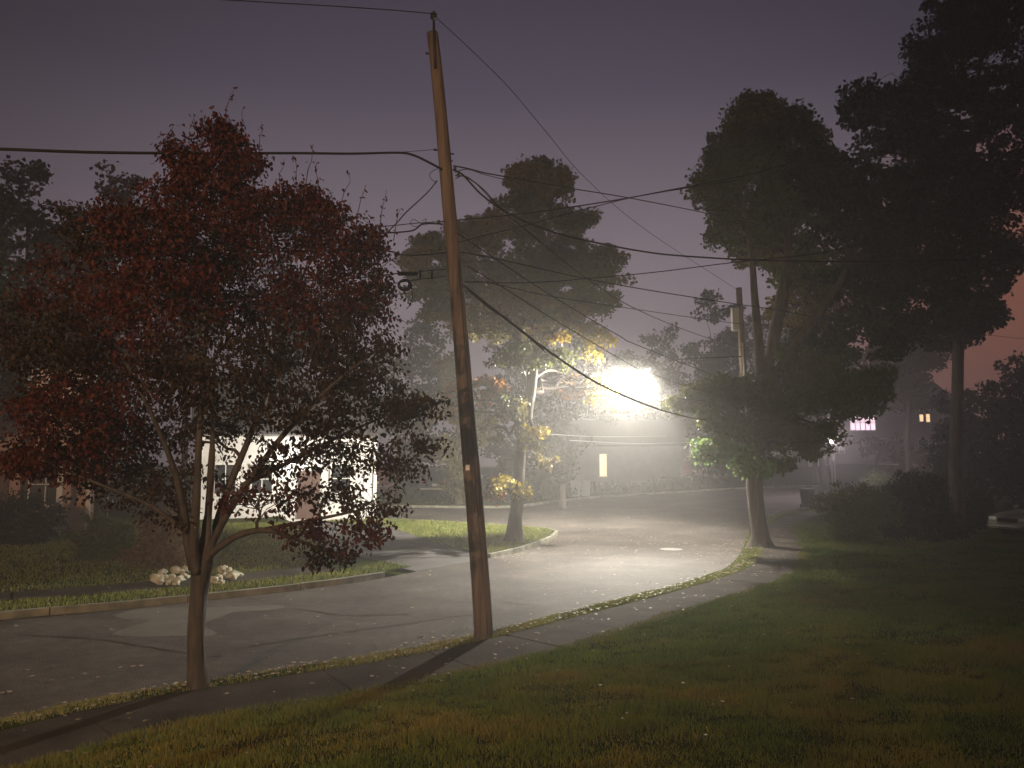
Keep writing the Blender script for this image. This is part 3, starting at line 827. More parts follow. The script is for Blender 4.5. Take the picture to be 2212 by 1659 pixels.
make_tree('maple_tree', 'tall olive and yellow maple at the kerb corner left of the street lamp', 'tree', tr2, LB, .125, .34, M_BARK, hang=.35, shape=.95, stems=st2, br=.10, roots=.45)

# --- big maple on the right verge
g3 = G(1643, 1180, .1); D3 = g3[1]
def Q(px, py, r, dd=0.0): return (tuple(P(px, py, D3 + dd)), r)
tr3 = [((g3[0], g3[1], .05), .34), Q(1641, 1148, .265), Q(1631, 1075, .26), Q(1629, 1040, .25), Q(1633, 1000, .245), Q(1638, 940, .27), Q(1646, 880, .26), Q(1657, 800, .2), Q(1680, 690, .2), Q(1700, 560, .14), Q(1705, 400, .07), Q(1700, 300, .04)]
st3 = [[Q(1646, 880, .2), Q(1640, 760, .16, -1), Q(1630, 640, .12, -1), Q(1622, 540, .09, -1), Q(1600, 420, .05, -1)], [Q(1650, 850, .22), Q(1730, 730, .17), Q(1820, 600, .12), Q(1880, 450, .06)],
       [Q(1640, 950, .16), Q(1720, 880, .11), Q(1800, 860, .07), Q(1870, 840, .04)], [Q(1636, 940, .14), Q(1590, 890, .09, -1), Q(1530, 870, .05, -1), Q(1460, 860, .02, -1)]]
c3 = [(1640, 235, 34, 36, 16), (1700, 265, 70, 40, 24), (1600, 270, 40, 34, 14), (1745, 292, 40, 28, 10), (1570, 330, 46, 36, 16), (1660, 340, 100, 60, 44), (1775, 375, 90, 62, 40), (1550, 400, 46, 34, 16), (1620, 430, 100, 60, 40), (1740, 460, 110, 70, 42), (1600, 500, 70, 40, 24), (1640, 545, 70, 26, 16), (1860, 430, 90, 90, 34),
      (1720, 570, 90, 50, 28), (1830, 560, 100, 80, 34), (1920, 560, 90, 90, 30), (1730, 660, 80, 60, 22), (1830, 690, 100, 70, 30), (1770, 760, 90, 50, 24), (1920, 700, 60, 90, 22)]
LB = [L(a, b, D3 + random.uniform(-2, 2), rx, ry, int(n * 2.0), 66, random.choice([F_GREEN, F_OLIVE]) if a < 1770 else F_DARK) for a, b, rx, ry, n in c3]  # lamp-lit side painted in lighter leaf colours, right lobes dark
c3b = [(1470, 862, 40, 18, 7), (1530, 860, 60, 26, 14), (1590, 840, 60, 36, 16), (1560, 910, 60, 26, 14), (1660, 850, 80, 40, 24), (1650, 920, 90, 40, 26), (1740, 860, 80, 50, 24), (1830, 850, 80, 50, 26), (1880, 820, 40, 40, 12), (1710, 950, 60, 34, 14), (1760, 950, 50, 26, 10), (1800, 920, 30, 30, 6), (1690, 1000, 30, 14, 4), (1750, 975, 20, 12, 3), (1720, 800, 80, 40, 20)]
LB += [L(a, b, D3 + random.uniform(-1.5, 1.5), rx, ry, int(n * 1.4), 66, F_GREEN) for a, b, rx, ry, n in c3b]
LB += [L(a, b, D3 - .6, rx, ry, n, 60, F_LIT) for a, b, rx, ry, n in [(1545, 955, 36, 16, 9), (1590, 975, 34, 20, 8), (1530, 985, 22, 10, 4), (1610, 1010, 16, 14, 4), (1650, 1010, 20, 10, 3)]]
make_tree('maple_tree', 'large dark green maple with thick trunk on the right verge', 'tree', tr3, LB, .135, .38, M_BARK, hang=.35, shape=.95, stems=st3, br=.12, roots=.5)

# --- trees that stand behind: crown plus trunk each
def back_tree(name, label, px, py_top, py_bot, hw, d, mt, leafs=.34, n=70, trunkr=.2, cat='tree', group=None, nl=34, wob=.3, base_px=None):
    gx_, gy_ = (P(base_px or px, 1000, d).x, d)
    gz = hz(gx_, gy_)
    top = P(px, py_top, d); bot = P(px, py_bot, d)
    lobes = []
    H = py_bot - py_top
    k = 9
    for q in range(k):
        f = (q + .5) / k
        prof = math.sin(math.pi * min(1, .16 + .84 * f) ** .8) * .75 + .25
        y_ = py_top + H * f
        for m in range(3 if f > .2 else 1):
            ox = random.uniform(-1, 1) * hw * prof * .62 if f > .12 else random.uniform(-.25, .25) * hw
            rx = hw * prof * random.uniform(.34, .5); ry = H * random.uniform(.09, .14)
            lobes.append(L(px + ox, max(y_, py_top + ry * .6), d + random.uniform(-.3, .3) * hw * d / 1640, rx, ry, max(2, int(n / 16)), int(nl * 1.7), mt, rd=hw * d / 1640 * .35))
    tr = [((gx_, gy_, gz), trunkr), (tuple(P(px, (py_bot + 1000) / 2, d)) if py_bot < 960 else (gx_, gy_, gz + 1.0), trunkr * .8), (tuple(P(px, py_bot - H * .35, d)), trunkr * .6), (tuple(P(px, py_top + H * .2, d)), trunkr * .2)]
    return make_tree(name, label, cat, tr, lobes, leafs * .68, leafs * 2.0, M_BARK, hang=.25, shape=.9, br=trunkr * .5, group=group, twigs=False)
back_tree('shade_tree', 'dark tree crown rising above the far left house roof', 60, 335, 900, 130, 27, F_DARK, .26, 150)
back_tree('shade_tree', 'brownish dark tree behind the red tree, right of the dark crown', 215, 365, 900, 150, 30, F_DARKB, .26, 150)
back_tree('shade_tree', 'dark tree whose crown is cut by the left picture edge', -90, 300, 930, 140, 24, F_DARK, .26, 120)
back_tree('shade_tree', 'dim tree hidden behind the middle of the red crown', 400, 470, 800, 130, 46, F_DARKB, .3, 120)
back_tree('shade_tree', 'dim tree behind the right half of the red crown', 610, 560, 860, 130, 50, F_DARK, .3, 120)
back_tree('shade_tree', 'misty tree just right of the red crown and behind the utility pole', 890, 690, 1050, 110, 48, F_DARK, .4, 110)
back_tree('shade_tree', 'orange-tinged misty tree directly behind the near utility pole', 990, 740, 1060, 80, 42, F_OLIVE, .3, 70)
back_tree('shade_tree', 'misty dark tree behind the kerb corner maple', 1120, 730, 1060, 110, 56, F_DARK, .42, 110)
back_tree('shade_tree', 'misty rounded tree low between the corner maple and the lamp glow', 1215, 875, 1030, 60, 41, F_DARK, .26, 90)
back_tree('shade_tree', 'faint tree in the haze left of the street lamp head', 1310, 700, 1060, 100, 66, F_DARK, .45, 110)
back_tree('shade_tree', 'faint tree in the haze right below the street lamp head', 1430, 720, 1060, 100, 68, F_DARK, .45, 110)
back_tree('shade_tree', 'rounded dark treetop in haze beside the transformer pole', 1535, 640, 1050, 100, 58, F_DARK, .42, 130)
back_tree('shade_tree', 'misty tree behind the big right maple trunk', 1650, 680, 1040, 110, 60, F_DARK, .42, 110)
back_tree('shade_tree', 'dark tree left of the lit window in the upper haze', 1760, 700, 880, 90, 56, F_DARK, .4, 100)
back_tree('shade_tree', 'dark tree above the two small warm lit windows', 1960, 700, 880, 110, 50, F_DARKB, .36, 120)
back_tree('shade_tree', 'black tree low at the right picture edge behind the pale car', 2215, 770, 1100, 120, 34, F_DARK, .28, 150)
back_tree('shade_tree', 'black tree mass left of the pale car', 2080, 860, 1100, 100, 36, F_DARK, .28, 120)
# leaning young tree and the lamp-lit street tree on the far verge at right
def small_tree(label, bx, by, lean, top, d, r, lob, mt):
    g = G(bx, by, .1)
    d = g[1]
    tr = [((g[0], g[1], hz(*g) + .1), r * 1.25), (tuple(P(bx - lean * .4, (by + top) / 2, d)), r), (tuple(P(bx - lean, top, d)), r * .7)]
    lb = [L(a, b, d, rx, ry, n, 30, mt) for a, b, rx, ry, n in lob]
    return make_tree('street_tree', label, 'tree', tr, lb, .24, .5, M_BARK, br=.05, roots=.2, twigs=False)
small_tree('leaning pale-trunked tree beyond the wheelie bin', 1783, 1055, 18, 930, 50, .22, [(1760, 900, 60, 40, 20), (1700, 900, 60, 40, 18), (1780, 860, 70, 40, 20)], F_DARK)
small_tree('thin forked tree on the rising lawn below the lit window', 1885, 1040, -20, 960, 50, .12, [(1920, 960, 60, 35, 14), (1870, 965, 40, 20, 8), (1960, 990, 60, 35, 14), (1930, 1010, 60, 25, 10)], F_TAN)

# --- near black tree at the right
D4 = 22
g4 = (P(2066, 1000, 30).x, 30)
D4 = 28
def R_(px, py, r, dd=0.0): return (tuple(P(px, py, D4 + dd)), r)
tr4 = [((P(2062, 1000, D4).x, D4, hz(0, D4) + .1), .30), R_(2064, 1000, .24), R_(2068, 850, .21), R_(2070, 760, .2), R_(2076, 620, .17), R_(2090, 450, .12), R_(2110, 250, .07), R_(2120, 100, .04)]
c4 = [(2120, 20, 110, 60, 50), (2200, -40, 110, 70, 50), (2020, 110, 70, 40, 24), (2120, 140, 130, 80, 70), (2010, 190, 70, 50, 24), (1870, 220, 60, 36, 20), (1850, 232, 36, 34, 10), (1930, 260, 80, 50, 30), (2200, 240, 100, 90, 50), (2060, 290, 120, 80, 60), (1940, 350, 100, 60, 34), (2160, 400, 120, 90, 60), (2030, 430, 120, 90, 60), (1940, 480, 80, 70, 28), (2200, 530, 80, 60, 24), (2100, 560, 100, 70, 44), (2000, 600, 90, 60, 34), (2080, 660, 80, 50, 26), (2010, 710, 70, 40, 20), (2120, 690, 50, 34, 14), (2060, 730, 40, 20, 8), (2160, 620, 30, 20, 6)]
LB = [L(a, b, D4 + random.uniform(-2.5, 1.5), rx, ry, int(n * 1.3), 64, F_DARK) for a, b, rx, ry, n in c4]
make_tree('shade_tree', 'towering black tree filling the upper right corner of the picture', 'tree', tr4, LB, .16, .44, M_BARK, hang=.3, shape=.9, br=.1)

# --- shrubs
def shrub(label, px, py_base, w, h, mt, leafs=.12, n=26, nl=44, name='shrub', d=None, cat='shrub', zoff=.1):
    g = G(px, py_base, .1) if d is None else (P(px, 1000, d).x, d)
    d = g[1]; s = d / 1640; gz = hz(*g) + zoff
    lob = []
    for k in range(6):
        a = random.uniform(-.55, .55) * w * s; b = random.uniform(-.3, .3) * w * s
        hh = h * s * random.uniform(.45, .78)
        lob.append(((g[0] + a, g[1] + b, gz + hh), (w * s * .34, w * s * .3, h * s * .28), n, nl, mt))
    for k in range(4):
        lob.append(((g[0] + random.uniform(-.4, .4) * w * s, g[1], gz + h * s * .25), (w * s * .4, w * s * .35, h * s * .22), n, nl, mt))
    tr = [((g[0], g[1], gz - .05), .05), ((g[0], g[1], gz + h * s * .2), .04), ((g[0] + .05, g[1], gz + h * s * .5), .02)]
    return make_tree(name, label, cat, tr, lob, leafs, leafs * 2.4, M_BARK, br=.025, hang=.3, shape=.6, sides=6)
shrub('tan weeping shrub behind the white stones', 330, 1236, 80, 150, F_TAN, .08, 22)
shrub('low tan shrub left of the white stones', 215, 1225, 80, 110, F_SHRUB, .08, 20)
shrub('rounded near-black shrub at the left picture edge', 50, 1195, 100, 130, F_DARK, .09, 26)
shrub('green arching shrub on the lawn right of the big maple trunk', 1850, 1172, 105, 120, F_SHRUB, .10, 26)
shrub('dark bush right of the green arching shrub', 1990, 1172, 110, 150, F_DARK, .12, 26)
shrub('black bush between the green shrub and the pale car', 2075, 1150, 90, 120, F_DARK, .12, 22)
shrub('pale small bush in the haze across the far road', 1192, 1078, 24, 44, F_SHRUB, .16, 8)
shrub('low hedge block across the far road, left of the bins', 1222, 1072, 30, 20, F_DARK, .14, 10)
shrub('low foundation hedge in front of the hazy grey house', 1340, 1060, 110, 14, F_DARK, .16, 14)
shrub('clipped dark hedge by the red car across the far road', 1440, 1056, 60, 22, F_DARK, .16, 12)
shrub('misty bush on the rising lawn right of the leaning tree', 1920, 1075, 70, 45, F_SHRUB, .18, 16)

# ------------------------------------------------------------------ stones by the far sidewalk
M_STONE = mat('pale_stone', (0.30, 0.29, 0.22), 0.85, (0.55, 0.53, 0.42), scale=5, bump=.5, bump_scale=12)
def stone(px, py, r, label, lift=0.0):
    g = G(px, py, .15)
    bm = bmesh.new(); bmesh.ops.create_icosphere(bm, subdivisions=3, radius=1)
    sx, sy, sz = r * random.uniform(.9, 1.35), r * random.uniform(.8, 1.1), r * random.uniform(.65, .95)
    off = Vector((random.uniform(0, 50),) * 3)
    for v_ in bm.verts:
        k = 1 + .55 * noise.noise(v_.co * 1.3 + off) + .22 * noise.noise(v_.co * 3.1 + off) + .07 * noise.noise(v_.co * 8 + off)
        v_.co = Vector((v_.co.x * k * sx, v_.co.y * k * sy, v_.co.z * k * sz))
    o = from_bm('stone', bm, M_STONE, None, True)
    o.location = (g[0], g[1], hz(*g) + .15 + sz * .75 + lift); o.rotation_euler = (0, 0, random.uniform(0, 6))
    tag(o, label, 'stone', 'pale stones edging the shrub bed')
row = [(338, 1258, .13), (356, 1256, .10), (372, 1255, .11), (388, 1257, .09), (398, 1252, .11), (472, 1255, .11), (487, 1251, .10), (500, 1250, .14), (345, 1262, .08), (362, 1263, .07), (380, 1263, .08), (460, 1259, .09), (478, 1261, .07), (512, 1247, .12)]
lefts = ['largest pale stone at the left end of the stone row', 'pale stone second from the left end of the row', 'pale stone third from the left end of the row', 'small pale stone fourth from the left end of the row',
         'pale stone just left of the red tree trunk', 'pale stone just right of the red tree trunk', 'pale stone second right of the red tree trunk', 'wide pale stone third right of the red tree trunk',
         'low front stone at the left end of the row', 'smallest front stone left of the trunk', 'low front stone near the trunk on its left', 'low front stone touching the trunk on its right', 'smallest front stone right of the trunk', 'pale stone at the right end of the stone row']
for (px, py, r), lb in zip(row, lefts): stone(px, py, r, lb)
for px, py, r, lb in ((350, 1247, .09, 'upper stone resting at the left of the pile'), (382, 1243, .12, 'tall upper stone left of the trunk'), (400, 1240, .10, 'upper stone behind the trunk on its left'), (480, 1240, .12, 'rounded upper stone right of the trunk'), (495, 1241, .09, 'upper stone at the right of the pile')):
    stone(px, py, r, lb, .05)

# ------------------------------------------------------------------ utility poles
gp = G(1045, 1380, .06); DP = gp[1]
pole = thing('utility_pole', 'leaning weathered brown wooden utility pole beside the sidewalk', 'utility pole', (gp[0], gp[1], 0))
pb = np.array([gp[0], gp[1], 0.0])
def PP(px, py, d=None): return np.array(P(px, py, d or DP)) - pb
spx = [(1045, 1385), (1041, 1300), (1026, 1100), (1009, 900), (993, 700), (973, 480), (957, 300), (943, 150), (934, 72)]
rr_ = [.152, .149, .142, .136, .130, .120, .112, .102, .095]
tubes('shaft', [(resample(np.column_stack([catmull([PP(*q) for q in spx], 4)]), .4), np.linspace(.152, .095, len(resample(np.column_stack([catmull([PP(*q) for q in spx], 4)]), .4))))], M_POLE, pole, 20)
tubes('ridge_pin', [([PP(941, 150, DP - .09), PP(938, 90, DP - .09), PP(937, 45, DP - .07)], [.03, .03, .02])], M_DARKMETAL, pole, 8)
bm = bmesh.new()
for z_, r1, r2, h_ in ((0, .055, .06, .03), (.03, .035, .035, .03), (.06, .06, .05, .03), (.09, .035, .02, .04)):
    rr = bmesh.ops.create_cone(bm, segments=16, radius1=r1, radius2=r2, depth=h_, cap_ends=True)
    bmesh.ops.translate(bm, vec=(0, 0, z_), verts=rr['verts'])
o = from_bm('insulator', bm, M_CERAMIC, pole, True); o.location = PP(937, 38, DP - .07)
for px, py in ((920, 115), (937, 323), (960, 345), (963, 330)):
    a, b = PP(px, py, DP - .02), PP(px + 18, py + 3, DP - .02)
    tubes('bolt', [([a, (a + b) / 2, b], [.022, .012, .012])], M_DARKMETAL, pole, 6)
for px, py in ((1001, 618), (948, 480), (934, 548), (983, 362), (990, 378)):
    box('bracket', tuple(PP(px, py, DP - .12)), (.05, .05, .06), M_DARKMETAL, pole, bevel=.008)
tubes('ground_wire', [([PP(1054 - (1380 - y_) * 0.0793, y_, DP - .135) for y_ in range(1370, 500, -90)], .006)], M_WIRE, pole, 5)
box('tag_plate', tuple(PP(1010, 1010, DP - .15)), (.06, .006, .09), M_GREYMETAL, pole)

DP2 = G(1606, 1160, .1)[1]
x2 = P(1606, 1000, DP2).x
pole2 = thing('utility_pole', 'distant grey utility pole with a pale box, behind the right maple', 'utility pole', (x2, DP2, 0))
pb2 = np.array([x2, DP2, 0.0])
def P2(px, py, dd=0.0): return np.array(P(px, py, DP2 + dd)) - pb2
tubes('shaft', [(np.array([P2(1630, 1166), P2(1616, 960), P2(1609, 860), P2(1602, 740), P2(1596, 622)]), [.16, .14, .13, .12, .11])], M_POLE, pole2, 14)
bm = bmesh.new(); box_bm(bm, (0, 0, 0), (.28, .22, .86), 0, .03)
o = from_bm('terminal_box', bm, M_GREYMETAL, pole2); o.location = P2(1588, 690, -.05)
tubes('conduit', [([P2(1614, 950, -.14), P2(1611, 870, -.14), P2(1604, 740, -.14)], .025)], M_GREYMETAL, pole2, 8)

# third pole: pale, beyond the bin
g5 = G(1802, 1062, .1)
p3 = thing('utility_pole', 'thin pale pole beside the leaning tree beyond the bin', 'utility pole', (g5[0], g5[1], hz(*g5)))
b5 = np.array(p3.location)
tubes('shaft', [(np.array([(0, 0, 0), np.array(P(1797, 960, g5[1])) - b5, np.array(P(1790, 760, g5[1])) - b5]), [.16, .14, .12])], mat('pale_pole', (.3, .27, .23), .8), p3, 12)
lf = thing('yard_lamp', 'small lit yard lamp shining white through the leaves left of the lit window', 'lamp', tuple(P(1798, 952, 47)))
box('lamp_glass', (0, 0, 0), (.22, .22, .28), mat('yard_glass', (.9, .85, .9), .3, emit=(1.0, .86, .95), estr=14), lf, bevel=.02)
box('cap', (0, 0, .18), (.34, .34, .06), M_DARKMETAL, lf, bevel=.01)
lz = P(1798, 952, 47); tubes('post', [([(0, 0, -.14), (0, 0, -1.2), (0, 0, hz(lz.x, 47) - lz.z)], .05)], M_DARKMETAL, lf, 8)
yd = bpy.data.lights.new('yard_light', 'POINT'); yd.energy = 1300; yd.color = (1.0, .86, .92); yd.shadow_soft_size = .12
yo = bpy.data.objects.new('yard_light', yd); COL.objects.link(yo); yo.parent = lf; yo.location = (-.1, -.3, .1)
box('crossarm', tuple(np.array(P(1790, 790, g5[1])) - b5), (2.2, .1, .1), M_POLE, p3)

# ------------------------------------------------------------------ street lamp (the main lit lamp)
DL = 28.5
lp = P(1398, 797, DL)
lamp = thing('street_lamp', 'lit street lamp head on a long arm, glowing white over the road', 'street lamp', tuple(lp))
arm_end = np.array(P(1603, 770, DP2 - .15)) - np.array(lp)
tubes('arm', [(catmull([(0.3, .12, .10), (1.2, arm_end[1] * .35, .34), (2.4, arm_end[1] * .7, .38), arm_end], 5), .022)], M_DARKMETAL, lamp, 8)
def head_bm():
    bm = bmesh.new()
    prof = [(-.34, .02, .02), (-.30, .10, .05), (-.15, .15, .085), (.05, .15, .09), (.22, .10, .075), (.36, .05, .05)]
    rings = []
    for x_, w_, h_ in prof:
        rings.append([bm.verts.new((x_, w_ * math.cos(a), max(h_ * math.sin(a), -.012))) for a in np.linspace(0, 2 * math.pi, 16, endpoint=False)])
    for r0, r1 in zip(rings[:-1], rings[1:]):
        for k in range(16): bm.faces.new((r0[k], r0[(k + 1) % 16], r1[(k + 1) % 16], r1[k]))
    bm.faces.new(rings[0]); bm.faces.new(rings[-1][::-1])
    bmesh.ops.recalc_face_normals(bm, faces=bm.faces)
    return bm
hd = from_bm('head', head_bm(), M_GREYMETAL, lamp, True)
bm = bmesh.new()
bmesh.ops.create_uvsphere(bm, u_segments=20, v_segments=10, radius=1)
bmesh.ops.delete(bm, geom=[v_ for v_ in bm.verts if v_.co.z > .05], context='VERTS')
bmesh.ops.scale(bm, vec=(.19, .12, .10), verts=bm.verts); bmesh.ops.translate(bm, vec=(-.08, 0, -.018), verts=bm.verts)
lens = from_bm('lens', bm, mat('lamp_lens', (.9, .9, .85), .3, emit=(1.0, .93, .80), estr=140), lamp, True)
tilt = Matrix.Rotation(math.radians(-14), 4, 'Y')
for o in (hd, lens): o.rotation_euler = (math.radians(4), math.radians(-14), math.radians(25))
def luminaire_light(name, power, color, axis, parent, loc, radius, nadir, cut, spill=0.0):
    """point light with the bat-wing spread of a street light: less straight down, cut off above the head"""
    ld = bpy.data.lights.new(name, 'POINT'); ld.energy = power; ld.color = color; ld.shadow_soft_size = radius
    ld.use_nodes = True; nt = ld.node_tree; em = nt.nodes['Emission']
    g = nt.nodes.new('ShaderNodeNewGeometry'); dt = nt.nodes.new('ShaderNodeVectorMath'); dt.operation = 'DOT_PRODUCT'
    nt.links.new(g.outputs['Incoming'], dt.inputs[0]); dt.inputs[1].default_value = tuple(axis)
    mr = nt.nodes.new('ShaderNodeMapRange'); mr.interpolation_type = 'SMOOTHSTEP'
    mr.inputs['From Min'].default_value = cut[0]; mr.inputs['From Max'].default_value = cut[1]; mr.inputs['To Min'].default_value = spill
    m2 = nt.nodes.new('ShaderNodeMapRange'); m2.interpolation_type = 'SMOOTHSTEP'
    m2.inputs['From Min'].default_value = .5; m2.inputs['From Max'].default_value = 1.0; m2.inputs['To Min'].default_value = 1.0; m2.inputs['To Max'].default_value = nadir
    nt.links.new(dt.outputs['Value'], mr.inputs['Value']); dn_ = nt.nodes.new('ShaderNodeVectorMath'); dn_.operation = 'DOT_PRODUCT'; dn_.inputs[1].default_value = (0, 0, -1)
    nt.links.new(g.outputs['Incoming'], dn_.inputs[0]); nt.links.new(dn_.outputs['Value'], m2.inputs['Value'])
    mu = nt.nodes.new('ShaderNodeMath'); mu.operation = 'MULTIPLY'
    nt.links.new(mr.outputs[0], mu.inputs[0]); nt.links.new(m2.outputs[0], mu.inputs[1]); nt.links.new(mu.outputs[0], em.inputs['Strength'])
    lo = bpy.data.objects.new(name, ld); COL.objects.link(lo); lo.parent = parent; lo.location = loc
    return lo
luminaire_light('street_lamp_light', LAMP_POWER, (1.0, .93, .80), Vector((-.58, -.03, -.80)).normalized(), lamp, (-.08, 0, -.16), .10, .16, (.05, .72), .035)

# unseen warm sodium lamp behind the viewpoint, set off-road to light the pole
sl = thing('street_lamp', 'warm sodium street lamp on its pole behind the viewpoint', 'street lamp', (-8.6, -14.5, 0.0))
tubes('pole', [([(0, 0, 0), (0, 0, 4), (0, 0, 7.4)], [.14, .12, .10])], M_POLE, sl, 12)
tubes('arm', [(catmull([(0, 0, 6.9), (.6, .5, 7.3), (1.5, 1.3, 7.4)], 5), .03)], M_GREYMETAL, sl, 8)
h2 = from_bm('head', head_bm(), M_GREYMETAL, sl, True); h2.location = (1.7, 1.5, 7.42); h2.rotation_euler = (0, 0, math.radians(222))
luminaire_light('sodium_light', TOWN_POWER, (1.0, .62, .34), Vector((.07, .99, -.12)).normalized(), sl, (1.9, 1.7, 7.25), .12, 1.0, (.86, .99), .06)

# ------------------------------------------------------------------ wires
def wire(pts, r, label, parent_pole=None, cat='cable', name='overhead_wire', twist=0):
    a = catmull([np.array(P(px, py, d)) for px, py, d in pts], 10)
    o = tubes(name, [(a, r * (1.3 if r < .0095 else 1.1))], M_WIRE, None, 6)
    return tag(o, label, cat, 'overhead wires between the poles')
def wd(pts, d0, d1, r, label, **k):
    """depth runs between the end values (perspective correct)"""
    xs = np.array([q[0] for q in pts], float)
    t = (xs - xs[0]) / (xs[-1] - xs[0])
    inv = 1 / d0 + (1 / d1 - 1 / d0) * t
    return wire([(q[0], q[1], 1 / i_) for q, i_ in zip(pts, inv)], r, label, **k)
q = DP - .1
wd([(938, 30), (850, 22), (700, 12), (560, 4), (300, -12), (0, -26)], q, 8.2, .006, 'thin topmost wire running left from the pole tip')
wd([(940, 36), (1020, 110), (1100, 190), (1180, 285), (1265, 385), (1400, 500), (1596, 628)], q, DP2, .005, 'thin topmost wire falling right from the pole tip to the far pole')
wd([(955, 366), (925, 350), (895, 336), (862, 330), (760, 332), (650, 331), (400, 331), (200, 329), (0, 322), (-150, 318)], q, 7.8, .017, 'heavy black cable running left above the red tree')
wd([(938, 323), (900, 326), (862, 329)], q, q - .6, .004, 'short thin tie wire from the upper bracket to the heavy cable')
wd([(980, 358), (1010, 364), (1050, 374), (1110, 385), (1240, 408), (1350, 426), (1500, 455), (1600, 478), (1750, 505)], q, 27, .011, 'upper right cable crossing the sky into the big maple')
wd([(982, 372), (1010, 366), (1050, 378), (1095, 388), (1115, 386)], q, 14, .006, 'loose slack strand hanging just under the upper right cable')
wd([(978, 366), (1000, 378), (1040, 420), (1090, 456), (1160, 489), (1250, 516), (1400, 545), (1520, 556), (1650, 562), (1850, 565), (2212, 560)], q, 17, .014, 'thick black cable sweeping right below the upper cable')
wd([(984, 379), (1010, 384), (1045, 410), (1076, 444), (1129, 491), (1268, 602), (1375, 668), (1505, 722), (1604, 752)], q, DP2, .010, 'steep cable from the bracket cluster down to the far pole')
wd([(984, 386), (1004, 380), (1030, 398), (1060, 430), (1078, 446)], q, 13, .005, 'short curled strand beside the bracket cluster')
wd([(987, 503), (1073, 561), (1195, 641), (1340, 727), (1378, 746), (1546, 812), (1606, 830)], q, DP2, .009, 'cable passing just above the lamp glow to the far pole')
wd([(1002, 617), (1030, 640), (1100, 694), (1180, 755), (1290, 827), (1400, 876), (1470, 897), (1520, 906), (1612, 908)], q, DP2, .020, 'thickest low cable crossing under the street lamp')
wd([(1003, 620), (1060, 668), (1110, 702), (1180, 762)], q - .02, 14, .007, 'thin lashing strand along the start of the thickest low cable')
wd([(1010, 575), (1079, 616), (1198, 691), (1376, 796), (1415, 810), (1500, 840), (1559, 852), (1608, 862)], q, DP2, .007, 'thin wire passing directly at the lamp head')
wd([(971, 541), (1068, 558), (1265, 602), (1415, 629), (1580, 655), (1681, 670), (1850, 700), (2050, 715), (2230, 734)], q, 38, .009, 'long nearly level wire passing the tip of the far pole to the right edge')
wd([(1005, 608), (1060, 612), (1195, 641), (1373, 668), (1585, 698), (1681, 706), (1800, 716)], q, 34, .007, 'nearly level wire reaching the pale box on the far pole')
wd([(951, 479), (1101, 465), (1229, 448), (1355, 428), (1460, 408), (1610, 379), (1700, 355)], q, 15, .009, 'wire rising right into the dark maple crown, upper of a crossing pair')
wd([(990, 524), (1057, 506), (1129, 489), (1229, 461), (1355, 429), (1460, 410), (1600, 388)], q, 15, .007, 'wire rising right into the dark maple crown, lower of a crossing pair')
wd([(1003, 609), (1112, 611), (1195, 608), (1265, 602), (1415, 588), (1600, 565), (1760, 548), (1900, 520)], q, 16, .007, 'wire bowing up to the right at mid pole height')
wd([(944, 390), (926, 413), (900, 438), (877, 459), (855, 484), (840, 499), (790, 552)], q, 10.5, .008, 'slanting wire falling left from the bracket into the red tree')
wd([(950, 362), (931, 372), (930, 385), (944, 396)], q, q - .1, .004, 'small wire loop on the left side of the pole')
wd([(957, 484), (930, 483), (912, 484), (891, 498), (840, 503), (760, 508), (600, 520), (300, 545)], q, 8.6, .012, 'kinked black cable going left at the first service level')
wd([(952, 479), (900, 482), (851, 487), (763, 494), (600, 500), (300, 510)], q, 8.6, .006, 'thin wire just above the kinked black cable')
wd([(962, 546), (934, 549), (900, 551), (870, 551), (832, 542), (700, 540), (500, 548)], q, 9.3, .012, 'thick sagging cable entering the red tree below the kinked one')
wd([(965, 540), (940, 540), (890, 548), (860, 553), (820, 580)], q, 10.3, .004, 'thin strand crossing the sagging cable left of the pole')
wd([(964, 582), (930, 584), (900, 588), (862, 590), (780, 600), (600, 610)], q, 9.3, .007, 'messenger wire holding the splice case left of the pole')
wd([(964, 597), (935, 600), (908, 603), (890, 606), (820, 615), (600, 630)], q, 9.3, .006, 'lower wire running left under the splice case hangers')
c = [(936, 478, q), (918, 486, q - .3), (905, 480, q - .35), (893, 474, q - .4), (886, 483, q - .4), (897, 489, q - .35), (915, 484, q - .3), (921, 473, q - .3), (912, 477, q - .3)]
wire(c, .004, 'loosely coiled leftover wire beside the pole at service level')
# splice case hanging on the messenger wire
sp = P(882, 590, DP - 1.0)
spl = thing('splice_case', 'black cable splice case hanging on the wire left of the pole', 'splice case', tuple(sp))
tubes('case', [([(-.16, -.05, -.02), (-.14, -.05, -.02), (.12, .04, 0), (.14, .05, 0)], [.012, .032, .032, .012])], M_DARKMETAL, spl, 10)
for px in (908, 933):
    a = np.array(P(px, 583, DP - .6)) - np.array(sp); b = np.array(P(px, 603, DP - .6)) - np.array(sp)
    tubes('hanger', [([a, b], .018)], M_DARKMETAL, spl, 6)
coil = thing('cable_coil', 'bundled coil of spare black cable hanging at the red crown edge', 'cable coil', tuple(P(874, 615, DP - 1.4)))
for k in range(5):
    an = np.linspace(0, 2 * math.pi, 22); rr = .065 + .009 * k
    tubes('loop', [(np.stack([rr * np.cos(an), np.full(22, (k - 2) * .016), rr * .85 * np.sin(an) + random.uniform(-.01, .01)], 1), .009)], M_WIRE, coil, 5)
tubes('tail', [([(.10, 0, -.04), (.12, 0, -.2), (.07, 0, -.32), (.03, 0, -.36)], .007)], M_WIRE, coil, 5)
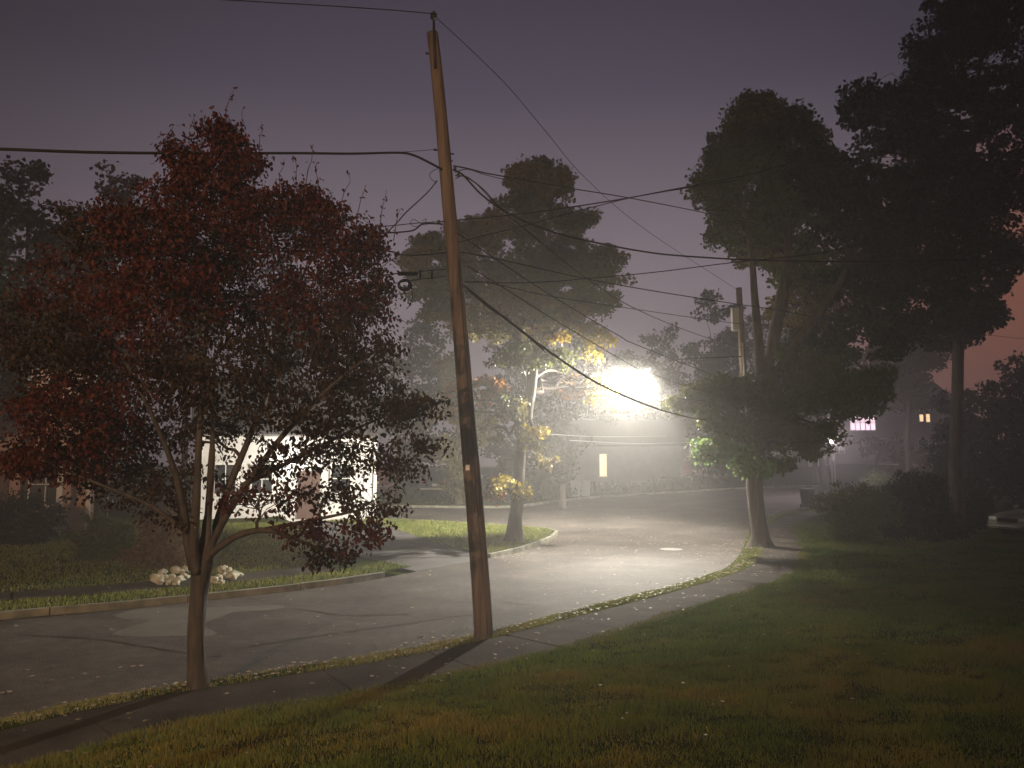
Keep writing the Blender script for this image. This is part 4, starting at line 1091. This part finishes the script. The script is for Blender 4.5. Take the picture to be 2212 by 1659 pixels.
# distant pale wires lit by the lamp
for a, b, lb in (((1130, 938), (1440, 944), 'upper pale distant wire lit from the lamp in the haze'), ((1230, 955), (1510, 957), 'lower pale distant wire lit from the lamp in the haze')):
    o = tubes('overhead_wire', [(catmull([np.array(P(a[0], a[1] - 4, 36)), np.array(P((a[0] + b[0]) / 2, (a[1] + b[1]) / 2 + 2, 38)), np.array(P(b[0], b[1] - 2, 40))], 8), .016)], M_GREYMETAL, None, 5)
    tag(o, lb, 'cable', 'overhead wires between the poles')

# ------------------------------------------------------------------ houses
def window(parent, c, w, h, rz, lit=None, grid=(2, 2), nrm_out=.04, fr=.06, bar=.035):
    """framed window in a wall; c = centre on the wall face in house coordinates, wall faces -y before rz"""
    m = Matrix.Rotation(rz, 3, 'Z')
    bm = bmesh.new()
    for (ox, oz, sx, sz) in ((0, h / 2, w + fr * 2, fr), (0, -h / 2, w + fr * 2, fr * 1.3), (-w / 2, 0, fr, h - fr), (w / 2, 0, fr, h - fr)):
        box_bm(bm, Vector(c) + m @ Vector((ox, -nrm_out, oz)), (sx, .09, sz), rz)
    for k in range(1, grid[0]): box_bm(bm, Vector(c) + m @ Vector((-w / 2 + w * k / grid[0], -nrm_out * .8, 0)), (bar, .05, h - fr), rz)
    for k in range(1, grid[1]): box_bm(bm, Vector(c) + m @ Vector((0, -nrm_out * .75, -h / 2 + h * k / grid[1])), (w - fr, .045, bar), rz)
    f = from_bm('window', bm, M_TRIM, parent)
    g_ = box('pane', Vector(c) + m @ Vector((0, -.015, 0)), (w - fr, .02, h - fr), lit or M_GLASS, f, rz)
    return f

def house(name, label, centre, size, rz, wall_m, roof_h=2.4, over=.4, ridge='x', roof_m=None, z=None):
    """gable house; centre of footprint, size (w, d, wall height)"""
    w, d, h = size
    z = hz(*centre) if z is None else z
    root = thing(name, label, 'house', (centre[0], centre[1], z), rz)
    bm = bmesh.new(); box_bm(bm, (0, 0, h / 2 - .1), (w, d, h + .2))
    if ridge == 'x':
        for s_ in (-1, 1):
            vs = [bm.verts.new((s_ * (w / 2 - .002), -d / 2, h)), bm.verts.new((s_ * (w / 2 - .002), d / 2, h)), bm.verts.new((s_ * (w / 2 - .002), 0, h + roof_h))]; bm.faces.new(vs)
    else:
        for s_ in (-1, 1):
            vs = [bm.verts.new((-w / 2, s_ * (d / 2 - .002), h)), bm.verts.new((w / 2, s_ * (d / 2 - .002), h)), bm.verts.new((0, s_ * (d / 2 - .002), h + roof_h))]; bm.faces.new(vs)
    from_bm('walls', bm, wall_m, root)
    # clapboard courses
    bm = bmesh.new()
    k = 0.2
    while k < h:
        box_bm(bm, (0, -d / 2 - .008, k), (w - .02, .016, .03)); box_bm(bm, (w / 2 + .008, 0, k), (.016, d - .02, .03)); k += .18
    o = from_bm('clapboards', bm, wall_m, root); o['kind'] = 'stuff'
    rm = roof_m or M_ROOF
    bm = bmesh.new(); t = .16
    if ridge == 'x':
        a = math.atan2(roof_h, d / 2); Ls = math.hypot(roof_h, d / 2) + over
        for s_ in (-1, 1):
            vs = box_bm(bm, (0, 0, 0), (w + over * 2, Ls, t))
            bmesh.ops.translate(bm, vec=(0, s_ * -Ls / 2, t / 2), verts=vs)
            bmesh.ops.rotate(bm, cent=(0, 0, 0), matrix=Matrix.Rotation(s_ * a, 3, 'X'), verts=vs)
            bmesh.ops.translate(bm, vec=(0, 0, h + roof_h + .0), verts=vs)
    else:
        a = math.atan2(roof_h, w / 2); Ls = math.hypot(roof_h, w / 2) + over
        for s_ in (-1, 1):
            vs = box_bm(bm, (0, 0, 0), (Ls, d + over * 2, t))
            bmesh.ops.translate(bm, vec=(s_ * Ls / 2, 0, t / 2), verts=vs)
            bmesh.ops.rotate(bm, cent=(0, 0, 0), matrix=Matrix.Rotation(s_ * a, 3, 'Y'), verts=vs)
            bmesh.ops.translate(bm, vec=(0, 0, h + roof_h), verts=vs)
    from_bm('roof', bm, rm, root)
    for sx in (-1, 1):
        for sy in (-1, 1): box('corner_board', (sx * (w / 2 + .004), sy * (d / 2 + .006), h / 2), (.14, .14, h - .02), M_TRIM, root)
    return root

# white house behind the red tree
wh = house('white_house', 'white clapboard house glowing through the red tree leaves', (-11.3, 37.55), (7.5, 8.0, 3.9), math.radians(22), M_WHITE, 2.6, z=.35)
for x_ in (-2.7, -1.2, 2.2): window(wh, (x_, -4.0, 1.75), .9, 1.3, 0)
bm = bmesh.new(); box_bm(bm, (.8, -4.04, 1.05), (.95, .08, 2.1), 0, .01)
dr = from_bm('door', bm, M_DOOR, wh)
bm = bmesh.new(); box_bm(bm, (1.15, -4.1, 1.0), (.04, .06, .12)); from_bm('handle', bm, M_DARKMETAL, dr)
window(wh, (3.75, -1.0, 1.8), .9, 1.3, math.radians(90)); box('chimney', (-2.2, .3, 6.0), (.7, .6, 1.8), mat('chimney_brick', (.16, .07, .05), .9), wh)

wl = box('added_porch_lantern', (-.1, -4.12, 2.35), (.14, .18, .26), mat('lantern_glass', (.9, .9, .85), .3, emit=(1.0, .95, .88), estr=12), wh, bevel=.01)  # lantern and light added to brighten the white wall; fixture itself unseen
pd_ = bpy.data.lights.new('white_house_light', 'POINT'); pd_.energy = 110; pd_.color = (1.0, .95, .88); pd_.shadow_soft_size = .12
po = bpy.data.objects.new('white_house_light', pd_); COL.objects.link(po); po.parent = wh; po.location = (-.1, -4.9, 2.6)

# tall house at the left edge
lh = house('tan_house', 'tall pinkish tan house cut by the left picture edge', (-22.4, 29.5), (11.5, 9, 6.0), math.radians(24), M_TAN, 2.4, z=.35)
for x_, z_ in ((4.2, 4.7), (1.2, 4.7), (-2, 4.7), (1.2, 1.8), (-2.4, 1.8), (4.4, 1.7)): window(lh, (x_, -4.5, z_), 1.0, 1.5, 0)
bm = bmesh.new(); box_bm(bm, (2.8, -4.55, 1.1), (1.0, .08, 2.1), 0, .01); from_bm('door', bm, M_DOOR, lh)
box('porch_roof', (2.6, -5.3, 2.75), (5.2, 1.6, .18), M_ROOF, lh)
for x_ in (.2, 5.0): box('porch_post', (x_, -5.95, 1.35), (.16, .16, 2.66), M_TRIM, lh)

# hazy grey house across the far road
gh = house('grey_house', 'low grey house in bright haze across the far road', (P(1352, 1000, 62).x, 64), (10.0, 8, 2.9), math.radians(-4), M_GREYSID, 2.0)
WARM = mat('doorway_glow', (.6, .5, .35), .8, emit=(1.0, .72, .42), estr=1.6)  # stands for a lit doorway; its brightness is emitted by the pane
window(gh, (-1.8, -4.0, 1.25), .55, 1.75, 0, WARM, (3, 1))

box('garage_door', (-3.2 + 6.2, -4.03, 1.1), (.0001 + 2.4, .07, 2.2), M_TRIM, gh) if False else None
dh = house('dark_gabled_house', 'dark gabled house in haze left of the right maple trunk', (P(1530, 1000, 64).x, 66), (7.5, 8, 2.8), math.radians(4), M_GREYSID, 3.2, ridge='y')
window(dh, (0, -4.0, 4.2), .9, .9, 0); window(dh, (1.6, -4.0, 1.5), 1.2, 1.2, 0)
box('carport_roof', (-5.2, -2.6, 2.5), (3.2, 4.6, .18), M_TRIM, dh)
for x_ in (-6.6, -3.9): box('carport_post', (x_, -4.7, 1.2), (.14, .14, 2.4), M_TRIM, dh)

# house with the lit picture window on the right rise
PINKW = mat('lit_window_pink', (.8, .7, .7), .8, emit=(1.0, .70, .84), estr=1.7)
WARMW = mat('lit_window_warm', (.8, .6, .4), .8, emit=(1.0, .62, .34), estr=1.6)
hx = P(1905, 1000, 72).x
rh = house('hillside_house', 'house on the rise with a bright pinkish lit picture window', (hx, 76), (14.5, 8, 5.4), 0, mat('mauve_siding', (.34, .27, .25), .8), 2.4, z=2.9)
wp = P(1864, 912, 71.9); wp2 = P(1997, 903, 71.9)
window(rh, (wp.x - hx, -4.0, wp.z - 2.9), 2.4, 1.55, 0, PINKW, (5, 2), bar=.07)
window(rh, (wp2.x - hx - .27, -4.0, wp2.z - 2.9), .42, .7, 0, WARMW, (1, 1)); window(rh, (wp2.x - hx + .35, -4.0, wp2.z - 2.9), .42, .8, 0, WARMW, (1, 2))
wp3 = P(1785, 915, 71.9); window(rh, (wp3.x - hx + 1.3 - .6, -4.0, wp3.z - 2.9), 1.0, 1.3, 0, PINKW, (2, 2))
for x_ in (-4, 0, 4): window(rh, (x_, -4.0, 1.5), 1.0, 1.3, 0)
# pale garage on the rise behind the maple trunk
pg = house('pale_garage', 'pale garage low behind the big maple, left of the leaning tree', (P(1715, 1000, 66).x, 69), (5.6, 6, 2.2), 0, M_WHITE, 1.2, z=1.9)
bm = bmesh.new(); box_bm(bm, (0, -3.04, .95), (2.4, .06, 1.9), 0, .01); from_bm('garage_door', bm, M_GREYSID, pg)

# ------------------------------------------------------------------ wheelie bins
def bin_(label, px, py, s, material, tilt=0.0, name='trash_bin'):
    g = G(px, py, .0)
    root = thing(name, label, 'trash bin', (g[0], g[1], hz(*g) + .01), random.uniform(-.4, .4))
    bm = bmesh.new()
    r0 = [bm.verts.new((sx * .23 * s, sy * .27 * s, .05 * s)) for sx, sy in ((-1, -1), (1, -1), (1, 1), (-1, 1))]
    r1 = [bm.verts.new((sx * .30 * s, sy * .36 * s, .96 * s)) for sx, sy in ((-1, -1), (1, -1), (1, 1), (-1, 1))]
    bm.faces.new(r0[::-1]); bm.faces.new(r1)
    for k in range(4): bm.faces.new((r0[k], r0[(k + 1) % 4], r1[(k + 1) % 4], r1[k]))
    bmesh.ops.bevel(bm, geom=list(bm.edges), offset=.025 * s, segments=2, affect='EDGES')
    from_bm('body', bm, material, root)
    bm = bmesh.new(); box_bm(bm, (0, 0, 1.0 * s), (.66 * s, .8 * s, .07 * s), 0, .02); from_bm('lid', bm, material, root)
    tubes('handle', [([(-.24 * s, .42 * s, .93 * s), (0, .44 * s, .94 * s), (.24 * s, .42 * s, .93 * s)], .018)], material, root, 6)
    for sx in (-1, 1):
        bm = bmesh.new(); bmesh.ops.create_cone(bm, segments=16, radius1=.12 * s, radius2=.12 * s, depth=.05, cap_ends=True)
        bmesh.ops.rotate(bm, cent=(0, 0, 0), matrix=Matrix.Rotation(math.pi / 2, 3, 'Y'), verts=bm.verts)
        bmesh.ops.translate(bm, vec=(sx * .26 * s, .30 * s, .12 * s), verts=bm.verts); from_bm('wheel', bm, M_WIRE, root)
    return root
M_BIN = mat('bin_plastic', (.035, .038, .04), .55); M_BIN2 = mat('pale_bin_plastic', (.30, .30, .30), .55)
bin_('dark wheelie bin standing at the kerb beyond the big maple trunk', 1745, 1098, 1.0, M_BIN)
bin_('left pale bin beside the far hedge block', 1244, 1076, 1.0, M_BIN2); bin_('right pale bin beside the far hedge block', 1263, 1075, 1.0, M_BIN2)

# ------------------------------------------------------------------ cars
def car(label, loc, rz, paint, front_light=None, rear=False, scale=1.0, suv=False):
    """length along x, front at -x"""
    root = thing('parked_car', label, 'car', loc, rz)
    Lc, W = 4.5 * scale, 1.78 * scale
    up = .25 if suv else 0
    lower = [(-2.25, .32), (-2.28, .55), (-2.18, .74), (-1.9, .84), (-1.0, .95 + up * .3), (-.95, .96 + up * .3), (1.6, 1.0 + up * .4), (2.1, .98 + up * .4), (2.24, .8), (2.26, .5), (2.2, .3)]
    def arc(cx): return [(cx + .36 * math.cos(t), .32 + .36 * math.sin(t)) for t in np.linspace(0, math.pi, 9)]
    prof = lower + arc(1.38) + arc(-1.38)
    bm = bmesh.new()
    secs = []
    for yy, k in ((-.5, .93), (-.47, .985), (-.3, 1.0), (0, 1.0), (.3, 1.0), (.47, .985), (.5, .93)):
        secs.append([bm.verts.new((x_ * scale * (1 - .02 * (1 - k)) * (k if abs(x_) > 2 else 1), yy * W, (.3 + (z_ - .3) * (k if z_ > .6 else 1)) * scale)) for x_, z_ in prof])
    for s0, s1 in zip(secs[:-1], secs[1:]):
        for q_ in range(len(prof)): bm.faces.new((s0[q_], s0[(q_ + 1) % len(prof)], s1[(q_ + 1) % len(prof)], s1[q_]))
    bm.faces.new(secs[0][::-1]); bm.faces.new(secs[-1])
    bmesh.ops.recalc_face_normals(bm, faces=bm.faces)
    body = from_bm('body', bm, paint, root)
    top = 1.45 + up
    roofp = [(-1.05, .94), (-.35, top - .06), (.1, top), (1.1, top - .02), (1.5 + up, top - .14), (2.0 + up * .5, .98)]
    bm = bmesh.new(); rs = []
    for yy in (-1, 1):
        rs.append([bm.verts.new((x_ * scale, yy * W * (.46 if z_ < 1.1 else .37), z_ * scale)) for x_, z_ in roofp])
    n_ = len(roofp)
    for q_ in range(n_): bm.faces.new((rs[0][q_], rs[0][(q_ + 1) % n_], rs[1][(q_ + 1) % n_], rs[1][q_]))
    bm.faces.new(rs[0][::-1]); bm.faces.new(rs[1]); bmesh.ops.recalc_face_normals(bm, faces=bm.faces)
    bmesh.ops.bevel(bm, geom=list(bm.edges), offset=.05, segments=2, affect='EDGES')
    from_bm('cabin', bm, paint, root)
    def pane(pts):
        bm = bmesh.new(); f_ = bm.faces.new([bm.verts.new(Vector(p) * scale) for p in pts])
        ex = bmesh.ops.extrude_face_region(bm, geom=[f_]); return bm
    w1, w2 = .46 * 1.78, .37 * 1.78
    tz = top - .12
    for s_ in (-1, 1):
        yb, yt = s_ * (w1 + .006), s_ * (w2 + .022)
        for xa, xb, xc, xd in ((-.86, .28, .28, -.33), (.34, 1.62, 1.38, .34)):
            bm = bmesh.new()
            bm.faces.new([bm.verts.new((x_ * scale, y_, z_ * scale)) for x_, y_, z_ in ((xa, yb * scale, 1.03), (xb, yb * scale, 1.03), (xc, yt * scale, tz), (xd, yt * scale, tz))])
            r_ = bmesh.ops.solidify(bm, geom=list(bm.faces), thickness=.012)
            from_bm('side_window', bm, M_GLASS, root)
    bm = bmesh.new()
    bm.faces.new([bm.verts.new((x_ * scale, y_ * scale, z_ * scale)) for x_, y_, z_ in ((-1.05, -.72, 1.0), (-1.05, .72, 1.0), (-.42, .6, top - .1), (-.42, -.6, top - .1))])
    bmesh.ops.solidify(bm, geom=list(bm.faces), thickness=.015); from_bm('windscreen', bm, M_GLASS, root)
    for x_ in (-1.38, 1.38):
        for s_ in (-1, 1):
            bm = bmesh.new(); bmesh.ops.create_cone(bm, segments=24, radius1=.32 * scale, radius2=.32 * scale, depth=.2, cap_ends=True)
            bmesh.ops.rotate(bm, cent=(0, 0, 0), matrix=Matrix.Rotation(math.pi / 2, 3, 'X'), verts=bm.verts)
            bmesh.ops.translate(bm, vec=(x_ * scale, s_ * (W / 2 - .12), .32 * scale), verts=bm.verts)
            wh_ = from_bm('wheel', bm, M_WIRE, root)
            bm = bmesh.new(); bmesh.ops.create_cone(bm, segments=20, radius1=.19 * scale, radius2=.17 * scale, depth=.03, cap_ends=True)
            bmesh.ops.rotate(bm, cent=(0, 0, 0), matrix=Matrix.Rotation(math.pi / 2, 3, 'X'), verts=bm.verts)
            bmesh.ops.translate(bm, vec=(x_ * scale, s_ * (W / 2 - .015), .32 * scale), verts=bm.verts)
            from_bm('rim', bm, M_GREYMETAL, wh_)
    CH = mat('chrome', (.75, .75, .75), .18, metal=.9)
    LG = mat('headlight_glass', (.7, .7, .68), .12, spec=.7)
    TL = mat('tail_light_red', (.3, .01, .01), .3)
    for s_ in (-1, 1):
        bm = bmesh.new(); box_bm(bm, (-2.2 * scale, s_ * .62 * scale, .68 * scale), (.12, .34, .13), 0, .03); from_bm('headlight', bm, LG, root)
        bm = bmesh.new(); box_bm(bm, (2.18 * scale, s_ * .66 * scale, .84 * scale), (.12, .28, .14), 0, .02); from_bm('tail_light', bm, TL, root)
    bm = bmesh.new(); box_bm(bm, (-2.25 * scale, 0, .43 * scale), (.14, 1.66, .12), 0, .03); from_bm('front_bumper', bm, CH, root)
    bm = bmesh.new(); box_bm(bm, (2.23 * scale, 0, .45 * scale), (.14, 1.66, .13), 0, .03); from_bm('rear_bumper', bm, CH if not rear else paint, root)
    bm = bmesh.new(); box_bm(bm, (-2.235 * scale, 0, .62 * scale), (.08, .8, .16), 0, .01); from_bm('grille', bm, M_DARKMETAL, root)
    bm = bmesh.new(); box_bm(bm, (2.285 * scale, 0, .68 * scale), (.03, .32, .16)); from_bm('licence_plate', bm, M_TRIM, root)
    for s_ in (-1, 1):
        bm = bmesh.new(); box_bm(bm, (-.72 * scale, s_ * .98 * scale, 1.05 * scale), (.12, .2, .13), 0, .03); from_bm('mirror', bm, paint, root)
    return root
M_CW = mat('silver_paint', (.30, .27, .24), .35, spec=.5); M_CR = mat('red_paint', (.35, .02, .02), .35, spec=.5); M_CD = mat('dark_blue_paint', (.02, .022, .035), .3, spec=.5)
cd_ = 27.5
car('pale silver car cut off by the right picture edge', (P(2150, 1000, cd_).x + 2.7, cd_ + .9, .10), math.radians(14), M_CW)
gr_ = (P(846, 1000, 50).x, 50)
car('red car parked far left behind the red tree edge', (gr_[0], gr_[1], hz(*gr_) + .14), math.radians(-105), M_CR, suv=True)
gd_ = (P(942, 1000, 48).x, 48)
car('dark blue car parked in haze just left of the near pole', (gd_[0], gd_[1], hz(*gd_) + .13), math.radians(-86), M_CD, suv=True)
gr2 = (P(1490, 1000, 61).x, 61)
car('small red car under the carport across the far road', (gr2[0], gr2[1], hz(*gr2) + .13), math.radians(-95), M_CR, suv=True)
